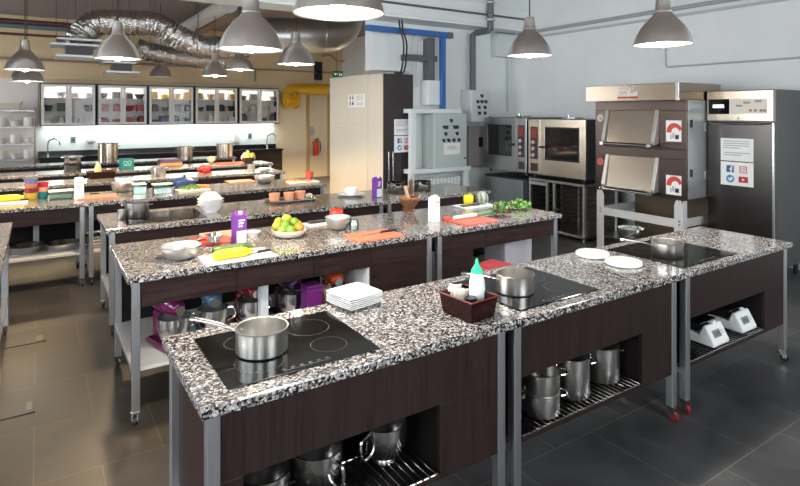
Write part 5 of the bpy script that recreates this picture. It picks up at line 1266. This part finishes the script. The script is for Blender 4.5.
# ================================================================ fourth counter
board('white chopping board with a yellow squash, cut by the left edge', 9, 203.3, .34, .24, WHB, .0)
squash('yellow squash on the white board at the left edge', 7, 201.5, .30, .035, YEL, .0, .9165, 'squash')
knife('knife with a dark handle at the tip of the left-edge squash', 20, 200.6, .1, .9165, .20)
CUPC = [[('teal', (.02, .22, .25)), ('orange', (.62, .13, .06)), ('crimson', (.42, .02, .06))], [('yellow', (.60, .42, .06)), ('dark red', (.26, .03, .05)), ('terracotta', (.55, .20, .12)), ('blue-violet', (.16, .17, .34))]]
for st_, (px, py, wh) in enumerate([(42.7, 198, 'right'), (31, 199.3, 'left')]):
    c = at(px, py, .9005)
    for k, (nm, col_) in enumerate(CUPC[st_]):
        r = .062 if st_ == 0 else .07
        o = MB().lathe([(0,0),(r*.72,0),(r*.75,.004),(r,.075),(r+.004,.078),(r-.003,.077),(r*.70,.01),(0,.008)], 24).build('stacking_cup', C('cup_'+nm.replace(' ', '_').replace('-', '_'), *col_, .4), None, (c[0], c[1], .9005+k*.052))
        tag(o, '%s stacking cup in the %s stack on the fourth counter' % (nm, wh), 'cup', 'coloured stacking cups')
m = C('print_grey', .5, .5, .52, .5)
carton('white milk carton at the middle of the fourth counter, left of an orange board', 79, 199.5, .085, .085, .25, C('carton_lilac', .74, .70, .76, .5), WPL, None, .1, mark=C('print_red', .6, .12, .10, .5))
board('orange chopping board with a black knife on the fourth counter', 97, 197.3, .40, .26, C('board_coral', .82, .25, .16, .45), .0)
knife('black-handled knife on the orange board of the fourth counter', 90, 194.5, .05, .9165, .24)
def tub(lb, px, py, w, d, h, g='clear plastic tubs on the fourth counter', m_=None):
    c = at(px, py, .9005); t = thing('plastic_tub', lb, 'tub', c, 0, g)
    open_box(MB(), w, d, h, t=.003, taper=.92).build('body', m_ or TUBGL, t, smooth=0, bev=.003)
    MB().box(-w*.43, w*.43, -d*.43, d*.43, .005, h*.7).build('contents', C('tub_contents', .66, .78, .70, .5, var=((20, 20, 20), .2, (.76, .84, .78))), t, smooth=0, bev=.01)
    MB().box(-w*.51, w*.51, -d*.51, d*.51, h, h+.012).build('lid', C('tub_lid', .62, .74, .70, .4), t, smooth=0, bev=.004)
tub('clear greenish tub left of the white milk carton', 61, 198.5, .24, .18, .085)
tub('clear greenish tub behind the dark pot, left of two', 139, 193.5, .15, .16, .11)
tub('clear greenish tub behind the third counter cooktop, right of two', 162, 193, .22, .16, .105)
bowl('wide steel bowl on the fourth counter, behind the dark two-handled pot', 122.5, 191.5, .13, .11)
c = at(184.5, 186.5, .9005)
t = thing('casserole', 'blue lidded casserole on the fourth counter', 'pot', c, .1)
BLU = C('enamel_blue', .04, .075, .22, .25, coat=.4)
MB().lathe([(0,0),(.12,0),(.135,.02),(.14,.075),(.137,.078),(0,.078)], 30).build('body', BLU, t)
l = MB().lathe([(.144,.078),(.142,.088),(.10,.112),(.04,.124),(0,.125)], 30).build('lid', BLU, t); MB().lathe([(0,.125),(.012,.125),(.012,.135),(.02,.142),(.016,.152),(0,.153)], 14).build('knob', BPL, l)
for s in (-1, 1): MB().box(s*.155-.022, s*.155+.022, -.03, .03, .055, .068).build('handle', BLU, t, smooth=0, bev=.005)
board('white board heaped with green and orange vegetables beside the blue casserole', 193, 190.3, .38, .22, WHB, .0)
herb('heap of chopped green leaves on the white board by the blue casserole', 'chopped_greens', 190, 189.5, 110, .11, .05, C('parsley_green', .14, .36, .05, .5), .9165, .022, 1.2)
for k in range(4):
    c = at(198+3.2*k, 187.8+.3*(k % 2), .9165); tag(MB().sph((0,0,.024), .026, 12, 8, 1.3, 1, .9).build('carrot_piece', C('carrot', .80, .30, .10, .5), None, c), ['carrot piece nearest the green leaves', 'second carrot piece right of the green leaves', 'third carrot piece right of the green leaves', 'carrot piece at the board end by the blue casserole'][k], 'carrot', 'carrot pieces')
board('orange chopping board behind the stacked white bowls, left of a steel bowl', 240, 181.8, .36, .26, C('board_salmon', .80, .28, .18, .45), .0)
bowl('steel bowl on the fourth counter right of the orange board', 264.5, 183, .135, .10)
board('white board with orange slices beside the red cup', 303, 182.2, .42, .24, WHB, .0)
for k in range(5):
    c = at(289+4.6*k, 181.3, .9165); tag(MB().cyl((0,0,0), .035, .016, 16).build('orange_slice', C('slice_orange', .85, .38, .12, .5), None, c), 'orange slice on the white board, %s from the left' % ['first', 'second', 'third', 'fourth', 'fifth'][k], 'orange slice', 'orange slices')
c = at(309.5, 180, .917); t = thing('cup', 'red and orange cup standing at the right end of the fourth counter', 'cup', c)
MB().lathe([(0,0),(.042,0),(.05,.045)], 20).build('lower_body', C('cup_crimson', .45, .03, .09, .35), t); MB().lathe([(.05,.045),(.058,.12),(.054,.12),(.046,.01),(0,.008)], 20).build('upper_body', C('cup_scarlet', .68, .10, .05, .35), t)
# pans, tins on its shelf
for px, py, lb in [(26, 252, 'wide shallow steel pan on the fourth counter shelf, left of two'), (62, 249, 'wide shallow steel pan on the fourth counter shelf, right of two')]:
    c = at(px, py, .3605); solo_lathe('shallow_pan', [(0,0),(.13,0),(.168,.075),(.176,.078),(.164,.075),(.125,.008),(0,.006)], STEEL, (c[0], c[1], .361), lb, 'pan', 'pans on the low shelf', 36)
for k in range(4):
    c = at(94, 247, .361); o = open_box(MB(), .26, .34, .03, t=.004, taper=.95).build('metal_tray', STEEL, None, (c[0]+.04, c[1]+.1, .361+k*.034), smooth=0, bev=.002)
    tag(o, 'grey metal tray in the low stack by the white post, %s' % ['lowest', 'second from below', 'third from below', 'top'][k], 'tray', 'metal trays on the low shelf')

# ================================================================ fifth counter
c = at(101, 178, .9005)
t = thing('condiment_caddy', 'dark red caddy on the fifth counter behind the orange board', 'caddy', c, .1)
open_box(MB(), .36, .22, .10, taper=.88).build('tray', ACR, t, smooth=0, bev=.004); m = MB(); m.tube([(-.18,-.11,.1),(.18,-.11,.1),(.18,.11,.1),(-.18,.11,.1)], .004, 6, True); m.build('rim', C('acrylic_edge', .16, .03, .03, .2), t)
c = at(98, 177.3, .91); t = thing('squeeze_bottle', 'yellowish squeeze bottle standing in the far dark red caddy', 'bottle', c)
MB().lathe([(0,0),(.045,0),(.047,.12),(.04,.17),(0,.17)], 18).build('bottle_body', C('bottle_yellow', .66, .50, .22, .4), t); MB().lathe([(0,.17),(.03,.17),(.03,.2),(.008,.21),(.006,.235),(0,.236)], 14).build('cap', C('cap_cream', .78, .68, .42, .4), t)
c = at(158.5, 176, .9005); stockpot('small steel pot on the fifth counter, right of the teal box', c[0], c[1], .9005, .105, .15, None, .2)
for k, (px, py) in enumerate([(201, 172.5), (206, 172.8), (203.5, 170.5), (208.5, 170.8)]):
    c = at(px, py, .9005); t = thing('tomato', 'red tomato of the small heap on the fifth counter, %s' % ['front left', 'front right', 'back left', 'back right'][k], 'tomato', c, 0, 'tomatoes on the fifth counter')
    MB().lathe([(0,.008),(.02,.0),(.05,.014),(.06,.045),(.052,.08),(.02,.094),(0,.088)], 18).build('flesh', C('tomato_dark', .50, .025, .02, .3), t, smooth=80); MB().cyl((0,0,.088), .008, .01, 8).build('stem', DGR, t)
board('white chopping board on the fifth counter left of the small pot', 231, 173.4, .46, .22, WHB, .0, g='white boards on the fifth counter')
c = at(251, 171.5, .9005); solo_lathe('steel_canister', [(0,0),(.06,0),(.062,.11),(.065,.115),(.058,.11),(.055,.01),(0,.008)], BRUSH, c, 'small steel pot beside the far white chopping board', 'pot')
bowl('pale bowl at the right end of the fifth counter', 264.5, 171.5, .10, .055, m_=C('bowl_pale', .66, .70, .68, .3))
# ================================================================ sixth counter
c = at(126.5, 168, .9005); t = thing('storage_box', 'teal box with a pale emblem on the sixth counter', 'box', c, .1)
MB().box(-.11, .11, -.07, .07, 0, .17).build('body', C('box_teal', .01, .20, .20, .4), t, smooth=0, bev=.006)
m = MB()
for s in (-1, 1): m.tube([(s*.035+.028*math.cos(g*math.pi/6), -.072, .10+.028*math.sin(g*math.pi/6)) for g in range(12)], .006, 6, True)
m.box(-.06, .06, -.0725, -.07, .045, .058); m.build('emblem', C('emblem_mint', .35, .68, .62, .5), t, smooth=0)
for k, (nm, col_) in enumerate([('brown', (.33, .17, .10)), ('orange', (.72, .30, .06)), ('purple', (.10, .045, .13)), ('deep violet', (.07, .03, .10))]):
    c = at(170, 166, .9005); o = MB().box(-.19, .19, -.12, .12, 0, .03).build('chopping_board', C('board_'+nm.replace(' ', '_'), *col_, .45), None, (c[0], c[1], .9005+k*.0305), smooth=0, bev=.005)
    tag(o, '%s chopping board in the stack on the sixth counter, %s' % (nm, ['lowest', 'second from below', 'third from below', 'topmost'][k]), 'chopping board', 'stacked coloured chopping boards')
c = at(211, 163, .9005); t = thing('cauliflower', 'pale cauliflower at the left of the far orange board', 'vegetable', c)
m = MB(); m.sph((0,0,.06), .06, 14, 8)
for k in range(24): a, e_ = rnd.uniform(0, 6.28), rnd.uniform(.0, 1.4); m.sph((.06*math.cos(e_)*math.cos(a), .06*math.cos(e_)*math.sin(a), .06+.055*math.sin(e_)), .02, 8, 6)
m.build('florets', C('cauliflower', .78, .68, .48, .7), t)
board('orange-red chopping board on the sixth counter before the fruit bowl', 229, 163.4, .50, .30, C('board_vermilion', .80, .18, .11, .45), .0)
c = at(248, 162.5, .9005)
solo_lathe('fruit_bowl', bowl_prof(.14, .10, .06), mat('pot_dark_steel', (.20, .20, .20), .12, 1.), c, 'dark bowl of yellow and white fruit at the right end of the sixth counter', 'bowl')
fc = [(-.10, -.02, .10, (.80, .72, .55), 'white fruit at the left'), (-.03, -.07, .11, (.72, .55, .12), 'yellow fruit at the front'), (.05, -.05, .12, (.80, .62, .10), 'bright yellow fruit at the front right'), (.0, .02, .17, (.76, .68, .42), 'cream fruit on top'), (.10, .01, .12, (.50, .45, .12), 'olive fruit at the right'), (-.05, .07, .13, (.66, .52, .16), 'yellow fruit at the back')]
for i, (dx, dy, dz, col_, lb) in enumerate(fc):
    t = thing('pear', lb+' of the dark bowl on the sixth counter', 'fruit', (c[0]+dx, c[1]+dy, .9005+dz-.045), 0, 'fruit in the dark bowl')
    MB().lathe([(0,0),(.03,.005),(.046,.04),(.04,.07),(.022,.10),(.01,.112),(0,.113)], 16).build('peel', C('pear_%d' % i, *col_, .4), t, smooth=80); MB().rod((0,0,.11), (.006,0,.13), .003, 6).build('stem', C('stem_brown', .2, .16, .05, .6), t)
c = at(72.5, 170.8, .9005); stockpot('dark pot with shiny sides on the sixth counter below the tap', c[0], c[1], .9005, .13, .13, 'pots on the far counters', .1, mat('pot_dark_steel', (.20, .20, .20), .12, 1.))
stockpot('shiny pot stacked on the dark pot below the tap', c[0], c[1], 1.0315, .125, .12, 'pots on the far counters', .1, STEEL)
# seventh counter
WARMST = mat('warm_steel', (.62, .52, .42), .25, 1.)
for px, py, r, h, lb in [(107, 160.5, .18, .36, 'tallest steel stockpot, on the seventh counter left of the teal box'), (183.5, 157.5, .165, .24, 'steel stockpot on the seventh counter, behind the stacked coloured boards'), (224.5, 156.5, .175, .28, 'steel stockpot on the seventh counter, just left of the dark fruit bowl')]:
    c = at(px, py, .9005); stockpot(lb, c[0], min(c[1], 12.42), .9005, r, h, 'stockpots on the seventh counter', .2, WARMST)

# ================================================================ along the far wall
CW = [(40, 96), (97.5, 147.5), (148.5, 194), (195, 238), (239, 279.5)]
zt = onY(40, 82.5, 14.4)[2]; zb = onY(40, 126.5, 14.4)[2]
CN = ['leftmost', 'second from the left', 'middle', 'fourth from the left', 'rightmost']
WFR = C('cabinet_white', .76, .76, .74, .4); CBK = C('cabinet_black', .014, .013, .013, .4); CIN = C('cabinet_inside', .88, .83, .80, .6)
PAL = [[(.60, .55, .52), (.08, .10, .09), (.70, .66, .62)], [(.10, .08, .08), (.42, .05, .05), (.36, .06, .05)], [(.62, .42, .16), (.30, .24, .20), (.15, .20, .30)], [(.42, .30, .18), (.04, .035, .035), (.74, .72, .68)], [(.20, .15, .14), (.60, .56, .54), (.14, .10, .10)]]
PNM = [['pale', 'dark green', 'white'], ['black', 'red', 'dark red'], ['tan', 'brown', 'blue'], ['brown', 'black', 'white'], ['dark brown', 'pale', 'maroon']]
SHN = ['top', 'middle', 'bottom']
for ci, (pa, pb) in enumerate(CW):
    x0 = onY(pa, 100, 14.4)[0]; x1 = onY(pb, 100, 14.4)[0]; hw = (x1-x0)/2; h = zt-zb
    t = thing('wall_cabinet', 'black wall cabinet with two white-framed glass doors, %s of five' % CN[ci], 'wall cabinet', ((x0+x1)/2, 14.4, zb), 0, 'glazed wall cabinets')
    m = MB(); m.box(-hw, -hw+.022, .02, .385, 0, h); m.box(hw-.022, hw, .02, .385, 0, h); m.box(-hw+.022, hw-.022, .02, .385, 0, .03); m.box(-hw+.022, hw-.022, .02, .385, h-.03, h)
    m.build('carcass', CBK, t, smooth=0)
    MB().box(-hw+.022, hw-.022, .37, .385, .03, h-.03).build('back_panel', CIN, t, smooth=0)
    sz = [.03, .03+(h-.06)/3, .03+2*(h-.06)/3]
    for z in sz[1:]: MB().box(-hw+.022, hw-.022, .04, .37, z-.012, z).build('shelf', CIN, t, smooth=0)
    for s in (-1, 1):
        a, b_ = (-hw+.02, -.004) if s < 0 else (.004, hw-.02); f = .055
        m = MB(); m.box(a, a+f, 0, .02, .025, h-.025); m.box(b_-f, b_, 0, .02, .025, h-.025); m.box(a+f, b_-f, 0, .02, .025, .025+f); m.box(a+f, b_-f, 0, .02, h-.025-f, h-.025)
        d = m.build('door', WFR, t, smooth=0)
        MB().box(a+f, b_-f, .008, .012, .025+f, h-.025-f).build('pane', CABGL, d, smooth=0)
    L = bpy.data.lights.new('cabinet_light', 'AREA'); L.shape = 'RECTANGLE'; L.size = 2*hw-.12; L.size_y = .06; L.energy = 5; L.color = (1., .95, .92)  # unseen fill added to brighten the cabinet interior
    o = bpy.data.objects.new('cabinet_light', L); COL.objects.link(o); o.parent = t; o.location = (0, .05, h-.04); o.rotation_euler = (R(25), 0, 0)
    for si in range(3):
        z = sz[2-si]+.001
        n = 4
        for k in range(n):
            if (ci*7+si*3+k) % 5 == 0 and ci in (0, 4): continue
            X = (x0+x1)/2-hw+.14+(2*hw-.28)*k/(n-1)+rnd.uniform(-.02, .02)
            col_ = PAL[ci][si]; q = rnd.uniform(.8, 1.2); mm = C('stored_%d_%d' % (ci, si), *col_, .45)
            hh = rnd.uniform(.15, .25); r = rnd.uniform(.075, .105)
            kind = (ci+si+k) % 3
            if kind == 0:
                o = MB().lathe([(0,0),(r*.9,0),(r,.01),(r,hh*.75),(r*.6,hh*.88),(r*.62,hh),(0,hh)], 16).build('storage_jar', mm, None, (X, 14.53, zb+z)); nm = 'jar'
            elif kind == 1:
                o = MB().lathe([(0,0),(r*.6,0),(r*1.1,hh*.55),(r*1.12,hh*.57),(r*1.0,hh*.54),(r*.5,.01),(0,.01)], 18).build('stored_bowl', mm, None, (X, 14.53, zb+z)); nm = 'bowl'
            else:
                m = MB(); m.box(-r, r, -.07, .07, 0, hh*.7); m.box(-r-.004, r+.004, -.074, .074, hh*.7, hh*.78); o = m.build('storage_box', mm, None, (X, 14.53, zb+z), smooth=0, bev=.004); nm = 'box'
            tag(o, '%s %s on the %s shelf of the %s glazed cabinet, %s along' % (PNM[ci][si], nm, SHN[si], CN[ci].replace(' from the left', ''), ['first', 'second', 'third', 'last'][k]), nm, 'things in the glazed cabinets')
# light strip under the cabinets
xl, xr = onY(40, 100, 14.4)[0], onY(279, 100, 14.4)[0]
t = thing('light_strip', 'bright white light strip under the glazed wall cabinets', 'light strip', (0, 0, 0))
MB().box(xl+.05, xr-.05, 14.66, 14.74, zb-.018, zb).build('diffuser', C('strip_glow', 1, 1, 1, .5, emit=(.93, 1., .98), es=2.5), t, smooth=0)
L = bpy.data.lights.new('strip_light', 'AREA'); L.shape = 'RECTANGLE'; L.size = xr-xl-.2; L.size_y = .1; L.energy = 26; L.color = (.93, 1., .98)
o = bpy.data.objects.new('strip_light', L); COL.objects.link(o); o.parent = t; o.location = ((xl+xr)/2, 14.6, zb-.03)
# taps, dispensers, sockets
def tap(lb, px, py):
    x = onY(px, py, 14.55)[0]
    t = thing('kitchen_tap', lb, 'tap', (x, 14.62, .9005), 0, 'taps at the far counter')
    m = MB(); m.cyl((0,0,0), .03, .05, 14); m.build('base', CHROME, t)
    m = MB(); m.tube(spline([(0,0,.04),(0,0,.28),(.05,-.02,.36),(.14,-.05,.38),(.21,-.08,.33),(.22,-.08,.24)], 5), .016, 10); m.build('spout', CHROME, t)
    m = MB(); m.rod((0,0,.05), (-.07,-.01,.10), .008); m.build('lever', CHROME, t)
tap('arched chrome tap at the left end of the far counter', 48, 148)
tap('chrome tap at the right end of the far counter', 268, 145)
for px, lb in [(91, 'white soap dispenser under the leftmost glazed cabinet'), (237, 'white paper dispenser under the fourth glazed cabinet')]:
    x, _, z = onY(px, 144, FARY-.12); t = thing('soap_dispenser', lb, 'dispenser', (x, FARY-.1265, z), 0, 'white wall dispensers')
    MB().box(-.09, .09, 0, .115, .04, .31).build('body', C('dispenser_white', .78, .76, .74, .35), t, smooth=0, bev=.02); MB().box(-.05, .05, .01, .1, 0, .04).build('nozzle', C('dispenser_grey', .45, .43, .42, .4), t, smooth=0, bev=.01)
for px, py, lb in [(73, 142, 'dark grey wall socket left of the white soap dispenser'), (250, 138, 'dark blue wall socket right of the white paper dispenser')]:
    x, _, z = onY(px, py, FARY-.02); t = thing('wall_socket', lb, 'socket', (x, FARY-.03, z), 0, 'sockets on the splashback')
    MB().box(-.05, .05, 0, .015, -.02, .13).build('plate', C('socket_teal', .10, .16, .18, .4), t, smooth=0, bev=.004); MB().box(-.03, .03, -.004, 0, .02, .09).build('rocker', C('socket_dark', .05, .07, .08, .4), t, smooth=0)
for px, py, lb in [(102, 130.3, 'small grey hook plate under the second glazed cabinet'), (170, 129.6, 'small grey hook plate under the middle glazed cabinet'), (217, 128.8, 'small grey hook plate under the fourth glazed cabinet')]:
    x, _, z = onY(px, py, FARY-.05); t = thing('hook_plate', lb, 'hook', (x, FARY-.0365, z), 0, 'hook plates on the splashback')
    MB().box(-.09, .09, 0, .025, -.02, .02).build('plate', C('hook_grey', .42, .42, .42, .4), t, smooth=0, bev=.004); MB().rod((0, 0, -.01), (0, -.03, -.01), .008).build('hook', STEEL, t)
# wire rack with white crockery
x1 = onY(36, 120, 14.3)[0]
t = thing('wire_rack', 'chrome wire shelving with white crockery at the far left', 'shelving', (x1-.62, 14.45, 0), 0)
SHZ = [onY(20, py, 14.3)[2] for py in (159, 143.5, 126.5, 110)]
RK = C('rack_grey', .34, .34, .35, .35, metal=.7)
for sx_ in (-.6, .6):
    for sy_ in (-.2, .2): MB().rod((sx_, sy_, 0), (sx_, sy_, SHZ[3]+.06), .014, 8).build('post', RK, t)
for z in SHZ:
    m = MB(); m.box(-.6, .6, -.21, -.195, z-.03, z); m.box(-.6, .6, .195, .21, z-.03, z); m.box(-.6, -.585, -.2, .2, z-.03, z); m.box(.585, .6, -.2, .2, z-.03, z)
    for k in range(14): m.rod((-.585+1.17*k/13, -.2, z-.006), (-.585+1.17*k/13, .2, z-.006), .005, 5)
    m.build('wire_shelf', RK, t)
PINKW = C('crockery_white', .88, .81, .77, .35)
SN = ['lowest', 'second', 'third', 'top']
for si, z in enumerate(SHZ[:3]):
    for k in range(5):
        X = x1-.62-.48+.24*k; r = .095
        if (si+k) % 2: P = [(0,0),(r*.6,0),(r,.12),(r*1.02,.123),(r*.94,.12),(r*.55,.01),(0,.01)]
        else: P = [(0,0),(r*.85,0),(r*.9,.01),(r*.9,.19),(r*.86,.19),(r*.8,.012),(0,.01)]
        o = MB().lathe(P, 20).build('crockery_bowl' if (si+k) % 2 else 'crockery_jar', PINKW, None, (X, 14.4, z+.001))
        tag(o, 'white %s on the %s shelf of the wire rack, %s' % ('bowl' if (si+k) % 2 else 'jar', SN[si], ['farthest left', 'second along', 'in the middle', 'fourth along', 'next to the post'][k]), 'crockery', 'white crockery on the wire rack')
t = thing('wire_basket', 'pale basket on top of the wire rack', 'basket', (x1-.55, 14.45, SHZ[3]+.001))
open_box(MB(), .55, .3, .14, t=.008, taper=.85).build('body', C('basket_cream', .66, .58, .46, .6), t, smooth=0, bev=.01)
for s in (-1, 1): MB().tube([(s*.27, -.06, .13), (s*.31, -.05, .17), (s*.31, .05, .17), (s*.27, .06, .13)], .01, 8).build('handle', C('basket_handle', .3, .24, .18, .5), t)

# ================================================================ light of the day, camera
W = bpy.data.worlds.new('World'); SC.world = W; W.use_nodes = True
bg = W.node_tree.nodes['Background']; bg.inputs['Color'].default_value = (.90, .95, 1., 1); bg.inputs['Strength'].default_value = 11.0
cam = bpy.data.cameras.new('camera'); co = bpy.data.objects.new('camera', cam); COL.objects.link(co)
co.location = (0, 0, CAMH); co.rotation_euler = (R(90), 0, -YAW)
cam.sensor_width = 36; cam.sensor_fit = 'HORIZONTAL'; cam.lens = FPX*36/800; cam.shift_y = -(243-HY)/800
SC.camera = co
SC.view_settings.view_transform = 'Standard'; SC.view_settings.look = 'None'; SC.view_settings.exposure = 0.3; SC.view_settings.gamma = 1.0; SC.view_settings.use_curve_mapping = False
SC.cycles.use_denoising = True
SC.cycles.max_bounces = 8; SC.cycles.transparent_max_bounces = 16; SC.cycles.sample_clamp_indirect = 8.0
